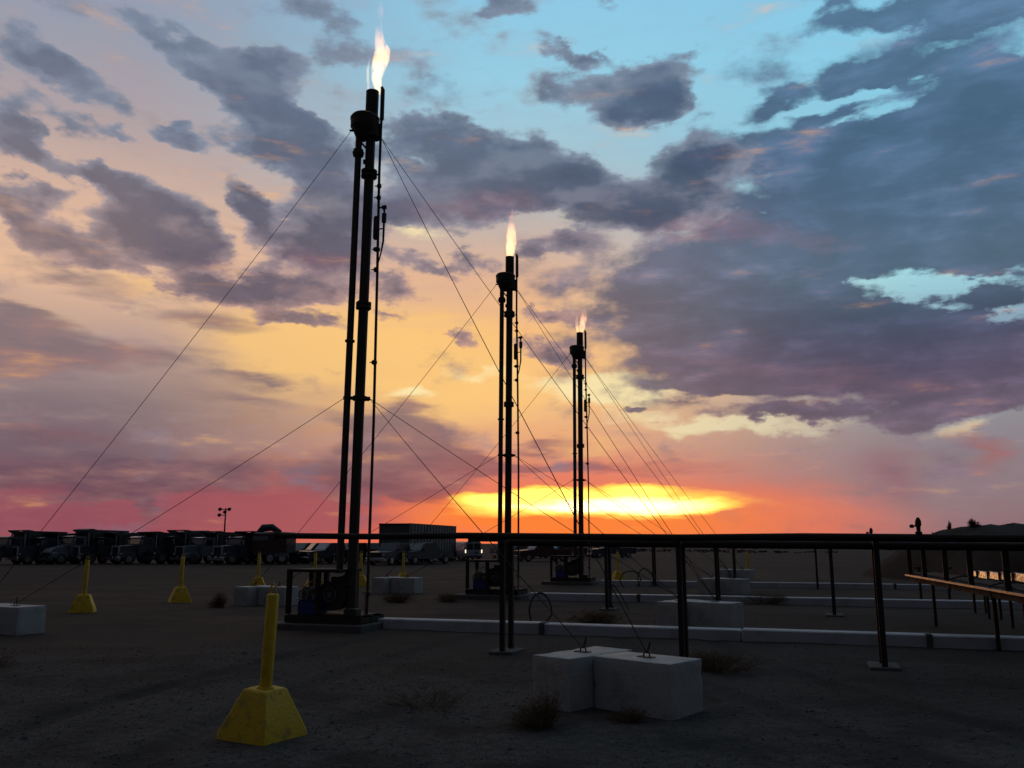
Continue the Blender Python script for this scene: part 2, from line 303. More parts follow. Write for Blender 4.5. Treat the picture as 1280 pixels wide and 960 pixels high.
# ------------------------------------------------------------------ mesh and object helpers
class MB:
    """collects shapes and links them as ONE mesh object"""
    def __init__(s): s.v = []; s.f = []
    def add(s, vs, fs):
        o = len(s.v); s.v += [tuple(p) for p in vs]; s.f += [tuple(o + i for i in q) for q in fs]; return s
    def box(s, c, d, rz=0.0, m=None, top=(1, 1), bev=0.0):
        """centre, full size; top = shrink of the upper face; bev = chamfer of the vertical and upper edges"""
        x, y, z = d[0] / 2, d[1] / 2, d[2] / 2
        if bev > 0:
            b = min(bev, x * .9, y * .9, z * .9)
            def ring(zz, ix, iy, k):
                X, Y = x * k[0] - ix, y * k[1] - iy; c_ = b
                return [(-X + c_, -Y, zz), (X - c_, -Y, zz), (X, -Y + c_, zz), (X, Y - c_, zz), (X - c_, Y, zz), (-X + c_, Y, zz), (-X, Y - c_, zz), (-X, -Y + c_, zz)]
            k2 = top
            vs = ring(-z, 0, 0, (1, 1)) + ring(z - b, 0, 0, k2) + ring(z, b, b, k2)
            fs = [tuple(range(7, -1, -1)), tuple(range(16, 24))]
            for r in (0, 8):
                for i in range(8): fs.append((r + i, r + (i + 1) % 8, r + 8 + (i + 1) % 8, r + 8 + i))
        else:
            a, b = top
            vs = [(-x, -y, -z), (x, -y, -z), (x, y, -z), (-x, y, -z), (-x * a, -y * b, z), (x * a, -y * b, z), (x * a, y * b, z), (-x * a, y * b, z)]
            fs = [(3, 2, 1, 0), (4, 5, 6, 7), (0, 1, 5, 4), (1, 2, 6, 5), (2, 3, 7, 6), (3, 0, 4, 7)]
        M = Matrix.Translation(c) @ (m.to_4x4() if m is not None else Matrix.Rotation(rz, 4, 'Z'))
        return s.add([M @ Vector(p) for p in vs], fs)
    def bar(s, p0, p1, w, h, up=(0, 0, 1)):
        p0, p1 = Vector(p0), Vector(p1); d = p1 - p0; L = d.length; d.normalize()
        u = Vector(up)
        if abs(d.dot(u)) > 0.98: u = Vector((0, 1, 0))
        a = d.cross(u).normalized(); b = a.cross(d)
        m = Matrix((a, d, b)).transposed()
        return s.box((p0 + p1) / 2, (w, L, h), m=m)
    def cyl(s, p0, p1, r0, r1=None, n=16, caps=True):
        return s.tube([p0, p1], [r0, r0 if r1 is None else r1], n, caps)
    def tube(s, pts, rad, n=12, caps=True):
        P = [Vector(p) for p in pts]
        if not isinstance(rad, (list, tuple)): rad = [rad] * len(P)
        ref = None; vs = []; fs = []
        for i, p in enumerate(P):
            t = (P[min(i + 1, len(P) - 1)] - P[max(i - 1, 0)])
            if t.length < 1e-9: t = Vector((0, 0, 1))
            t.normalize()
            if ref is None:
                ref = Vector((1, 0, 0)) if abs(t.x) < 0.9 else Vector((0, 1, 0))
            a = (ref - t * ref.dot(t)).normalized(); ref = a; b = t.cross(a)
            for k in range(n):
                w = 2 * pi * k / n
                vs.append(p + (a * cos(w) + b * sin(w)) * rad[i])
        for i in range(len(P) - 1):
            for k in range(n):
                fs.append((i * n + k, i * n + (k + 1) % n, (i + 1) * n + (k + 1) % n, (i + 1) * n + k))
        if caps:
            fs.append(tuple(range(n - 1, -1, -1))); fs.append(tuple((len(P) - 1) * n + k for k in range(n)))
        return s.add(vs, fs)
    def prism(s, poly, y0, y1, axis='Y', m=None):
        """polygon of (a, b) pairs pushed from y0 to y1; axis Y: (x, z) outline, axis X: (y, z) outline"""
        n = len(poly)
        pt = (lambda a, b, t: (a, t, b)) if axis == 'Y' else ((lambda a, b, t: (t, a, b)) if axis == 'X' else (lambda a, b, t: (a, b, t)))
        vs = [pt(a, b, y0) for a, b in poly] + [pt(a, b, y1) for a, b in poly]
        if m is not None: vs = [m @ Vector(p) for p in vs]
        fs = [tuple(range(n)), tuple(range(2 * n - 1, n - 1, -1))] + [(i, i + n, (i + 1) % n + n, (i + 1) % n) for i in range(n)]
        return s.add(vs, fs)
    def mesh(s, name, mat, smooth=True, ang=35, fix=True):
        me = bpy.data.meshes.new(name); me.from_pydata(s.v, [], s.f)
        if fix:
            bm = bmesh.new(); bm.from_mesh(me); bmesh.ops.recalc_face_normals(bm, faces=bm.faces); bm.to_mesh(me); bm.free()
        if mat: me.materials.append(mat)
        if smooth:
            me.polygons.foreach_set('use_smooth', [True] * len(me.polygons)); me.set_sharp_from_angle(angle=R(ang))
        me.update(); return me
    def build(s, name, mat, parent=None, **k):
        return link(name, s.mesh(name, mat, **k), parent)

def link(name, me, parent=None, loc=None):
    o = bpy.data.objects.new(name, me); COL.objects.link(o)
    if parent is not None: o.parent = parent
    if loc is not None: o.location = loc
    return o

def tag(o, label=None, cat=None, group=None, kind=None):
    for k, v in (('label', label), ('category', cat), ('group', group), ('kind', kind)):
        if v: o[k] = v
    return o

def thing(name, label, cat, loc=(0, 0, 0), rz=0.0, group=None):
    o = link(name, None); o.location = loc; o.rotation_euler = (0, 0, rz); o.empty_display_size = 0.3
    return tag(o, label, cat, group)

def dup(o, parent=None):
    c = o.copy(); COL.objects.link(c)
    if parent is not None: c.parent = parent
    for ch in list(o.children): dup(ch, c)
    return c

def at(root, loc, rz, label):
    root.location = loc; root.rotation_euler = (0, 0, rz); root['label'] = label
    return root

# ------------------------------------------------------------------ materials
def mat(name, build):
    m = bpy.data.materials.new(name); m.use_nodes = True
    N = Net(m.node_tree); b = m.node_tree.nodes['Principled BSDF']
    build(N, b); return m

def surf(name, col, rough=0.6, metal=0.0, var=0.25, scale=6.0, wear=None, wear_amt=0.5, wear_scale=4.0, bump=0.0, bump_scale=40.0, spec=0.5, streak=False):
    """painted / bare surface: colour varied by noise, optional patches of wear (rust, dust), fine relief"""
    def f(N, b):
        tc = N.n.new('ShaderNodeTexCoord').outputs['Object']
        v = N.vec('MULTIPLY', tc, (1, 1, 0.25)) if streak else tc
        n1 = N.noise(v, scale, 5, 0.6)
        base = N.mix(n1, tuple(c * (1 - var) for c in col[:3]) + (1,), tuple(min(1, c * (1 + var)) for c in col[:3]) + (1,))
        rg = N.smooth(n1, 0.3, 0.7, max(0.03, rough - 0.1), min(1, rough + 0.12))
        if wear is not None:
            w = N.math('MULTIPLY', N.smooth(N.noise(v, wear_scale, 7, 0.65), 0.50, 0.66), wear_amt)
            base = N.mix(w, base, wear)
            rg = N.math('MAXIMUM', rg, N.math('MULTIPLY', w, 0.9))
        N.l.new(base, b.inputs['Base Color']); N.l.new(rg, b.inputs['Roughness'])
        b.inputs['Metallic'].default_value = metal
        b.inputs['Specular IOR Level'].default_value = spec
        if bump:
            bp = N.n.new('ShaderNodeBump'); bp.inputs['Strength'].default_value = bump; bp.inputs['Distance'].default_value = 0.02
            N.l.new(N.noise(tc, bump_scale, 4, 0.6), bp.inputs['Height']); N.l.new(bp.outputs[0], b.inputs['Normal'])
    return mat(name, f)

M = {}
M['steel'] = surf('weathered_dark_steel', (.055, .043, .036), .6, .0, .3, 5, (.085, .04, .022, 1), .7, 3, .15, 30, .25, True)
M['steel2'] = surf('rack_steel', (.040, .025, .021), .7, 0, .3, 5, (.06, .028, .018, 1), .5, 4, .1, 30, .2, True)
M['wire'] = surf('galvanised_strand', (.035, .031, .028), .8, 0, .2, 20, spec=.1)
M['concrete'] = surf('cast_concrete', (.36, .352, .335), .62, 0, .12, 3, (.22, .20, .17, 1), .6, 2.2, .35, 26, .5)
M['pad'] = surf('pad_concrete', (.105, .096, .088), .9, 0, .25, 4, (.06, .05, .043, 1), .7, 2.5, .5, 24, .3)
M['yellow'] = surf('worn_yellow_paint', (.64, .40, .012), .65, 0, .14, 5, (.22, .15, .05, 1), .6, 6, .35, 30, .4)
M['white'] = surf('white_pipe_coating', (.42, .42, .43), .6, 0, .14, 4, (.30, .28, .25, 1), .6, 2, .2, 20, .5)
M['galv'] = surf('galvanised_sheet', (.32, .31, .30), .36, 1.0, .08, 12)
M['blue'] = surf('blue_enamel', (.015, .028, .16), .4, 0, .15, 8, (.02, .02, .03, 1), .5, 6)
M['motor'] = surf('grey_motor_casting', (.14, .14, .14), .5, .0, .2, 10)
M['brass'] = surf('dull_brass', (.30, .25, .14), .45, .5, .2, 12)
M['rubber'] = surf('black_rubber', (.022, .022, .022), .75, 0, .3, 18, (.06, .05, .04, 1), .4, 8)
M['glass'] = surf('dark_vehicle_glass', (.02, .022, .026), .06, 0, .1, 3, spec=.8)
M['chrome'] = surf('dulled_chrome', (.42, .42, .43), .30, 1.0, .1, 10, (.2, .18, .16, 1), .3, 9)
M['soil'] = None

def paint(name, c): return surf(name, c, .35, 0, .12, 2, (.09, .075, .06, 1), .45, 3, spec=.5)
M['p_blue'] = paint('slate_blue_truck_paint', (.028, .042, .062))
M['p_grey'] = paint('grey_truck_paint', (.060, .064, .070))
M['p_black'] = paint('black_truck_paint', (.025, .025, .03))
M['p_red'] = paint('dark_red_truck_paint', (.06, .014, .012))
M['p_white'] = paint('white_vehicle_paint', (.36, .37, .39))
M['p_silver'] = paint('silver_vehicle_paint', (.13, .14, .155))
M['box'] = surf('grey_trailer_panel', (.085, .08, .075), .6, 0, .15, 2, (.05, .04, .035, 1), .5, 3)
M['bed'] = surf('scuffed_dump_bed_steel', (.030, .030, .032), .6, .0, .3, 3, (.10, .07, .05, 1), .6, 3)
M['plastic'] = surf('black_plastic', (.03, .03, .03), .6, 0, .2, 10)

def lamp_mat(name, col, k):
    m = bpy.data.materials.new(name); m.use_nodes = True
    b = m.node_tree.nodes['Principled BSDF']
    b.inputs['Base Color'].default_value = (.6, .6, .58, 1)
    b.inputs['Emission Color'].default_value = col; b.inputs['Emission Strength'].default_value = k
    b.inputs['Roughness'].default_value = .2
    return m
M['lamp_on'] = lamp_mat('lit_vehicle_lamp', (1, .80, .60, 1), 1.6)
M['lamp_off'] = surf('clear_lamp_lens', (.35, .36, .37), .15, 0, .1, 10)
M['lamp_red'] = surf('red_lamp_lens', (.30, .02, .01), .2, 0, .1, 10)

def soil_nodes(N, b):
    g = N.n.new('ShaderNodeNewGeometry').outputs['Position']
    p = N.vec('MULTIPLY', g, (1, 1, 0))
    big = N.noise(p, .055, 5, .6); mid = N.noise(p, .55, 6, .62); fine = N.noise(p, 9, 5, .65); grit = N.noise(p, 46, 3, .7)
    streak = N.noise(N.vec('MULTIPLY', p, (.05, .5, 1)), 1.0, 5, .6)
    x, y, z = N.xyz(g)
    near = N.smooth(N.math('ADD', y, N.math('MULTIPLY', N.math('SUBTRACT', mid, .5), 7)), 20, 9)   # gravelled yard gives way to bare dirt
    dirt = N.mix(N.smooth(mid, .3, .7), (.054, .034, .024, 1), (.094, .062, .045, 1))
    dirt = N.mix(N.smooth(streak, .45, .65, 0, .6), dirt, (.040, .030, .024, 1))
    grav = N.mix(N.smooth(fine, .3, .7), (.042, .036, .032, 1), (.084, .073, .065, 1))
    grav = N.mix(N.smooth(grit, .54, .68, 0, .8), grav, (.22, .21, .20, 1))
    grav = N.mix(N.smooth(mid, .46, .60, 0, .85), grav, (.028, .025, .023, 1))
    c = N.mix(near, dirt, grav)
    for c0, c1, c2 in ((-4.6, .10, .018), (-2.95, .10, .018), (3.1, -.32, .022), (4.7, -.32, .022)):   # where wheels have pressed the grit in
        dy = N.math('SUBTRACT', y, 8.0)
        e = N.math('SUBTRACT', x, N.math('MULTIPLY_ADD', N.math('MULTIPLY_ADD', dy, c2, c1), dy, c0))
        k = N.math('MULTIPLY', N.smooth(N.math('ABSOLUTE', e), .30, .10), N.math('MULTIPLY', N.smooth(mid, .30, .52), N.smooth(y, 22.0, 14.0, 0.0, .55)))
        c = N.mix(k, c, (.030, .026, .023, 1))
    c = N.mix(N.smooth(big, .42, .60, 0, .6), c, (.036, .028, .023, 1))
    N.l.new(c, b.inputs['Base Color']); b.inputs['Roughness'].default_value = .95
    b.inputs['Specular IOR Level'].default_value = .12
    h = N.math('ADD', N.math('MULTIPLY', mid, .10), N.math('ADD', N.math('MULTIPLY', fine, .030), N.math('MULTIPLY', grit, .010)))
    bp = N.n.new('ShaderNodeBump'); bp.inputs['Strength'].default_value = .8; bp.inputs['Distance'].default_value = 1.0
    N.l.new(h, bp.inputs['Height']); N.l.new(bp.outputs[0], b.inputs['Normal'])
M['soil'] = mat('gravelly_dirt', soil_nodes)
M['stone'] = surf('pebble', (.095, .09, .087), .9, 0, .6, 9, spec=.2)
M['twig'] = surf('dry_brown_twig', (.135, .088, .050), .9, 0, .3, 8, spec=.1)
M['scrub'] = surf('grey_green_scrub', (.062, .055, .040), .9, 0, .35, 1, spec=.1)

# ------------------------------------------------------------------ ground, dirt mound, far rise, gravel
def hgt(x, y):
    """gentle unevenness of the yard, fading out with distance and kept flat under the equipment"""
    k = max(0.0, 1 - hypot(x, y) / 70.0)
    r = 0.0
    if 3.5 < y < 17 and abs(x) < 13:
        for c0, c1, c2 in ((-4.6, .10, .018), (-2.95, .10, .018), (3.1, -.32, .022), (4.7, -.32, .022)):
            e = (x - (c0 + c1 * (y - 8) + c2 * (y - 8) ** 2)) / .16
            if abs(e) < 3: r += (-.045 * math.exp(-e * e) + .022 * math.exp(-(abs(e) - 1.5) ** 2 * 2.2)) * (.6 + .6 * noise.noise((x * .8, y * .5, 8)))
        r *= min(1, (y - 3.5), (17 - y) / 2) * min(1, 13 - abs(x))
    return r + k * (.035 * noise.noise((x * .35, y * .35, 0)) + .02 * noise.noise((x * 1.1, y * 1.1, 3)))

def build_ground():
    xs = sorted(set([-3000, -1200, -500, -250, -120] + [-80 + 4 * i for i in range(41)] + [-16 + .5 * i for i in range(16)] + [-8 + .1 * i for i in range(161)] + [8.5 + .5 * i for i in range(16)] + [120, 250, 500, 1200, 3000]))
    ys = sorted(set([-3000, -1000, -300, -100, -40, -15, -5, 0] + [2 + .5 * i for i in range(5)] + [4.5 + .1 * i for i in range(96)] + [14.5 + .5 * i for i in range(32)] + [30 + 4 * i for i in range(20)] + [140, 200, 300, 500, 900, 1800, 4000]))
    vs = [(x, y, hgt(x, y)) for y in ys for x in xs]; n = len(xs)
    fs = [(j * n + i, j * n + i + 1, (j + 1) * n + i + 1, (j + 1) * n + i) for j in range(len(ys) - 1) for i in range(n - 1)]
    b = MB(); b.add(vs, fs); tag(b.build('ground', M['soil'], fix=False, ang=180), kind='structure')

def build_mound():
    b = MB(); nx, ny = 70, 26; vs = []; fs = []
    for j in range(ny + 1):
        for i in range(nx + 1):
            x = 18.6 + 32 * i / nx; y = 36 + 12 * j / ny
            e = min(1, (i / nx) / .10); e = e * (2 - e); fy = max(0, 1 - ((j / ny - .5) * 2) ** 2) ** .6
            e2 = min(1, (1 - i / nx) / .15)
            top = 2.55 + .22 * noise.noise((x * .3, y * .3, 7)) + .12 * noise.noise((x * 1.3, y * 1.3, 1)) - .1 * (i / nx)
            z = top * (e ** .8) * fy * e2 - .05
            if z > .05: z += .07 * noise.noise((x * 3.1, y * 3.1, 5))
            vs.append((x, y, z))
    for j in range(ny):
        for i in range(nx): fs.append((j * (nx + 1) + i, j * (nx + 1) + i + 1, (j + 1) * (nx + 1) + i + 1, (j + 1) * (nx + 1) + i))
    b.add(vs, fs); tag(b.build('dirt_mound', M['soil'], fix=False, ang=180), kind='structure')

def build_rise():
    """low uneven ground far out, so that the horizon is not ruled"""
    b = MB(); vs = []; fs = []; n = 240
    for i in range(n + 1):
        a = R(-70 + 140 * i / n)
        hh = .9 + .9 * noise.noise((i * .07, 0, 2)) + .35 * noise.noise((i * .4, 0, 9)) + (.6 if i > 120 else 0) * min(1, (i - 120) / 40)
        for r, z in ((300, -.3), (330, max(.1, hh)), (420, -.3)): vs.append((r * sin(a), r * cos(a), z))
    for i in range(n):
        for k in (0, 1): fs.append((i * 3 + k, i * 3 + k + 1, i * 3 + k + 4, i * 3 + k + 3))
    b.add(vs, fs); tag(b.build('far_rise', M['soil'], ang=180), kind='structure')

def build_gravel():
    b = MB(); rnd = random.Random(3)
    for i in range(15000):
        y = 4.6 + 10.5 * rnd.random() ** 1.5; x = (rnd.random() * 2 - 1) * (y * .66 + .4)
        if noise.noise((x * .9, y * .9, 4)) < -.28 and rnd.random() < .8: continue
        s = .006 + .016 * rnd.random() ** 3 + (.03 * rnd.random() if rnd.random() < .012 else 0)
        z = hgt(x, y); a = rnd.random() * 6.28
        ax, ay, az_ = s * rnd.uniform(.8, 1.5), s * rnd.uniform(.7, 1.1), s * rnd.uniform(.5, .9)
        ca, sa = cos(a), sin(a)
        pts = [(ax, 0, .15), (0, ay, .3), (-ax, 0, .1), (0, -ay, .25)]
        vs = [(x + px * ca - py * sa, y + px * sa + py * ca, z + az_ * q) for px, py, q in pts] + [(x + s * .2, y, z + az_), (x, y, z - az_ * .6)]
        b.add(vs, [(0, 1, 4), (1, 2, 4), (2, 3, 4), (3, 0, 4), (1, 0, 5), (2, 1, 5), (3, 2, 5), (0, 3, 5)])
    tag(b.build('gravel', M['stone'], smooth=False, fix=False), 'loose pale grey gravel scattered over the near ground', 'gravel', kind='stuff')

def rough_block(b, d, seed, cut=.03):
    """cast block with uneven faces, a form seam and chipped arrises; base at z=0"""
    nx, ny, nz = max(4, int(d[0] / .045)), max(4, int(d[1] / .045)), max(4, int(d[2] / .045))
    ix = {}; vs = []
    def vid(i, j, k):
        if (i, j, k) in ix: return ix[(i, j, k)]
        p = Vector((d[0] * (i / nx - .5), d[1] * (j / ny - .5), d[2] * k / nz))
        dist = sorted((min(i, nx - i) / nx * d[0], min(j, ny - j) / ny * d[1], (nz - k) / nz * d[2]))
        edge = max(0.0, 1 - dist[1] / .05)
        n = noise.noise(p * 7 + Vector((seed * 3.1, 0, 0))); m = noise.noise(p * 19 + Vector((0, seed * 1.7, 0)))
        c = Vector((0, 0, d[2] / 2)); inn = (c - p); inn.normalize()
        p = p + inn * (.004 * n + .003 * m + edge * (.008 + cut * max(0, n + m * .6 - .12)))
        ix[(i, j, k)] = len(vs); vs.append(p); return ix[(i, j, k)]
    fs = []
    for i in range(nx):
        for j in range(ny): fs.append((vid(i, j, nz), vid(i + 1, j, nz), vid(i + 1, j + 1, nz), vid(i, j + 1, nz)))
    for k in range(nz):
        for i in range(nx):
            fs.append((vid(i, 0, k), vid(i + 1, 0, k), vid(i + 1, 0, k + 1), vid(i, 0, k + 1))); fs.append((vid(i + 1, ny, k), vid(i, ny, k), vid(i, ny, k + 1), vid(i + 1, ny, k + 1)))
        for j in range(ny):
            fs.append((vid(0, j + 1, k), vid(0, j, k), vid(0, j, k + 1), vid(0, j + 1, k + 1))); fs.append((vid(nx, j, k), vid(nx, j + 1, k), vid(nx, j + 1, k + 1), vid(nx, j, k + 1)))
    return b.add(vs, fs)

def bush_mesh(name, r, h, n, seed, mat_, w=.004):
    """dry weed: a loose, lopsided tangle of curved, forking twigs"""
    b = MB(); rnd = random.Random(seed); lop = rnd.random() * 6.283
    for i in range(n):
        a = rnd.random() * 6.283; rr = r * (1 + .35 * cos(a - lop)) * rnd.random() ** .6
        p = Vector((cos(a) * rr * .45, sin(a) * rr * .45, 0)); q = rnd.random()
        tip = Vector((cos(a) * rr, sin(a) * rr, h * (1 - (rr / (r * 1.35)) ** 2) * (.35 + .65 * q)))
        side = Vector((rnd.uniform(-1, 1), rnd.uniform(-1, 1), rnd.uniform(0, 1))) * r * .3
        pts = [p, p.lerp(tip, .4) + side * .6, p.lerp(tip, .75) + side, tip + side * .3]
        for k in pts: k.z = max(k.z, .008)
        b.tube(pts, [w, w * .8, w * .6, w * .3], 3, False)
        for k in (1, 2, 3):
            for _ in range(3):
                e = Vector((rnd.uniform(-1, 1), rnd.uniform(-1, 1), rnd.uniform(-.4, .9))) * r * rnd.uniform(.08, .25)
                f2 = pts[k] + e; f2.z = max(f2.z, .005)
                b.tube([pts[k], f2], [w * .6, w * .25], 3, False)
    return b.mesh(name, mat_, smooth=False, fix=False)

def build_scrub():
    b = MB(); rnd = random.Random(11)
    for i in range(1500):
        y = 95 + 170 * rnd.random() ** .8; x = rnd.uniform(.05, .75) * y
        if noise.noise((x * .03, y * .012, 2)) < .05: continue
        s = rnd.uniform(.2, .42)
        for k in range(16):
            c = Vector((x + rnd.gauss(0, s * .6), y + rnd.gauss(0, s * .5), 0)); c.z = s * .5 * rnd.random() ** 1.5 + .04
            u = Vector((rnd.uniform(-1, 1), rnd.uniform(-1, 1), rnd.uniform(-.3, .3))).normalized() * s * .30
            v = Vector((rnd.uniform(-.4, .4), rnd.uniform(-.4, .4), rnd.uniform(.5, 1))).normalized() * (c.z + .02)
            b.add([c - u - v, c + u - v, c + u * .5 + v * .5, c + v * .9, c - u * .5 + v * .4], [(0, 1, 2, 3, 4)])
    tag(b.build('scrub', M['scrub'], smooth=False, fix=False), 'low dark scrub dotted over the flat land on the right toward the horizon', 'scrub', kind='stuff')

build_ground(); build_mound(); build_rise(); build_gravel(); build_scrub()

# ------------------------------------------------------------------ flare stacks
U = Vector((.947, -.321, 0))          # the yard's grid: U to the right, V into the distance
V = Vector((.321, .947, 0))
GRID = atan2(U.y, U.x)
STACKS = [((-3.26, 18.0), 11.72, .55), ((-.14, 27.7), 11.12, .35), ((2.90, 37.0), 10.80, .45)]
ORD = ['nearest', 'middle', 'farthest']

def flange(b, p, r, t=.05, n=18):
    b.cyl((p[0], p[1], p[2] - t / 2), (p[0], p[1], p[2] + t / 2), r, n=n)

def make_stack(loc, H, lean, label):
    t = thing('flare_stack', label, 'flare stack', (loc[0], loc[1], .15), 0, 'gas flare stacks')
    t.rotation_euler = (0, R(lean), 0)
    s = M['steel']; k = H / 11.7; H -= .15
    b = MB(); b.cyl((0, 0, 0), (0, 0, H - .95), .106, n=24); flange(b, (0, 0, .03), .22, .05); b.build('stack_pipe', s, t)
    # open burner tip with rim
    b = MB(); n = 28
    ro, ri = .143, .126
    vs = []
    for r, z in ((.106, H - 1.0), (ro, H - .93), (ro, H), (ri, H), (ri, H - .5)):
        vs += [(r * cos(2 * pi * i / n), r * sin(2 * pi * i / n), z) for i in range(n)]
    fs = [(q * n + i, q * n + (i + 1) % n, (q + 1) * n + (i + 1) % n, (q + 1) * n + i) for q in range(4) for i in range(n)]
    fs.append(tuple(4 * n + i for i in range(n)))
    b.add(vs, fs); tip = b.build('burner_tip', s, t)
    rim = MB(); rim.tube([(.136 * cos(2 * pi * i / 24), .136 * sin(2 * pi * i / 24), H) for i in range(25)], .012, 6, False); rim.build('rim', s, tip)
    # assist-air riser, drum, couplings
    ax = -.252
    b = MB(); b.cyl((ax, -.05, .95), (ax, -.05, H - .95), .072, n=20); b.build('air_riser', s, t)
    # shallow plenum drum round the burner, set off to the side of the air riser
    dx = -.14
    b = MB(); b.tube([(ax + .03, -.03, H - 1.16), (dx - .03, -.02, H - 1.0), (dx, -.02, H - .90), (dx, -.02, H - .64), (dx, -.02, H - .60)], [.11, .25, .315, .315, .285], 32)
    drum = b.build('air_drum', s, t)
    b = MB(); b.cyl((dx, -.02, H - .70), (dx, -.02, H - .655), .326, n=32); b.build('drum_band', s, drum)
    b = MB(); b.cyl((.04, -.01, H - 1.12), (.04, -.01, H - .80), .185, .175, 24); b.build('air_transition', s, t)
    b = MB(); flange(b, (ax, -.05, H - 1.50), .128, .045); b.cyl((ax, -.05, H - 1.50), (ax, -.05, H - 1.42), .11, n=18); b.cyl((ax, -.05, H - 1.57), (ax, -.05, H - 1.50), .115, n=18); b.build('riser_coupling', s, t)
    b = MB(); flange(b, (ax, -.05, H * .5), .105, .04); b.build('riser_flange', s, t)
    for z, r in ((H - 1.92, .178), (H - 2.02, .178), (H - 4.95, .165), (H - 5.03, .165)):
        b = MB(); flange(b, (0, 0, z), r, .055, 22)
        for q in range(8): b.cyl((r * .86 * cos(q * pi / 4), r * .86 * sin(q * pi / 4), z - .05), (r * .86 * cos(q * pi / 4), r * .86 * sin(q * pi / 4), z + .05), .013, n=6)
        b.build('flange', s, t)
    b = MB(); b.cyl((-.05, -.05, H - 1.42), (-.20, -.04, H - 1.24), .022, n=8); b.build('cross_brace', s, t)
    b = MB(); b.cyl((-.14, 0, H - 1.68), (0, 0, H - 1.68), .055, n=10); b.build('nozzle', s, t)
    # guy collar at mid height and lugs at the top
    zl = 4.55 * k
    b = MB(); flange(b, (0, 0, zl), .15, .09, 22); b.bar((-.34, -.04, zl), (.22, 0, zl), .05, .07)
    b.bar((0, 0, zl), (.16, .20, zl), .05, .05); b.build('guy_collar', s, t)
    b = MB(); b.bar((-.47, -.05, H - .96), (.2, -.03, H - .96), .05, .03); b.bar((.1, -.05, H - 1.14), (.25, -.08, H - 1.20), .04, .04); b.bar((.1, -.03, H - .97), (.1, -.05, H - 1.15), .04, .04); b.build('guy_lug', s, t)
    # pilot gas line on the right with its fittings
    px_ = .235; py_ = -.07
    b = MB(); b.tube([(px_ + .10, py_, .1), (px_ + .09, py_, H * .35), (px_ + .045, py_, H * .62), (px_, py_, H - 2.0), (px_, py_, H - .62)], .030, 12); pl = b.build('pilot_line', s, t)
    b = MB(); b.tube([(px_ + .01, py_, H - .72), (px_ + .01, py_, H - .70), (px_ + .005, py_, H + .02), (px_ - .02, py_ + .02, H + .09), (px_ - .05, py_ + .03, H + .07)], [.03, .048, .048, .035, .02], 14); b.build('pilot_nozzle', s, t)
    for z, w in ((H - 2.28, .052), (H - 2.55, .05), (H - 3.74, .075), (H - 4.2, .05), (H * .46, .06), (.55, .06)):
        xx = px_ + (.10 if z < H * .4 else .055 if z < H * .6 else .01)
        b = MB(); b.tube([(xx, py_, z - .05), (xx, py_, z - .03), (xx, py_, z + .03), (xx, py_, z + .05)], [.035, w, w, .035], 10); b.bar((xx - .10, py_, z), (xx + .02, py_, z), .02, .02); b.build('coupling', s, pl)
    b = MB(); b.tube([(px_ - .03, py_, H - 3.52), (px_ - .03, py_, H - 3.48), (px_ - .03, py_, H - 3.02), (px_ - .03, py_, H - 2.98)], [.03, .055, .055, .03], 12); b.build('strainer', s, pl)
    b = MB()
    b.tube([(px_, py_, H - 2.78), (px_ + .12, py_, H - 2.78), (px_ + .145, py_, H - 2.84)], [.022, .022, .03], 8)
    b.cyl((px_ + .09, py_, H - 2.78), (px_ + .19, py_, H - 2.76), .045, n=10)
    b.tube([(px_ + .145, py_, H - 2.80), (px_ + .145, py_, H - 2.9), (px_ + .145, py_, H - 2.92), (px_ + .145, py_, H - 3.12), (px_ + .145, py_, H - 3.14), (px_ + .145, py_, H - 3.55), (px_ + .10, py_, H - 3.85), (px_ + .03, py_, H - 4.15)], [.022, .022, .052, .052, .024, .024, .016, .014], 10)
    b.bar((px_, py_, H - 3.28), (px_ + .16, py_, H - 3.26), .02, .025); b.build('pilot_valve', s, pl)
    for z in (H - 2.0, H - .98):
        b = MB(); b.bar((.1, 0, z), (px_ + .02, py_, z), .03, .03); b.build('standoff', s, pl)
    return t

LAB = ['tall dark flare stack nearest the camera, rising from the left skid', 'mid-sized flare stack in the middle of the row of three', 'smallest and farthest flare stack, right of the middle one']
tops = []
for (loc, H, lean), lab in zip(STACKS, LAB):
    make_stack(loc, H, lean, lab)

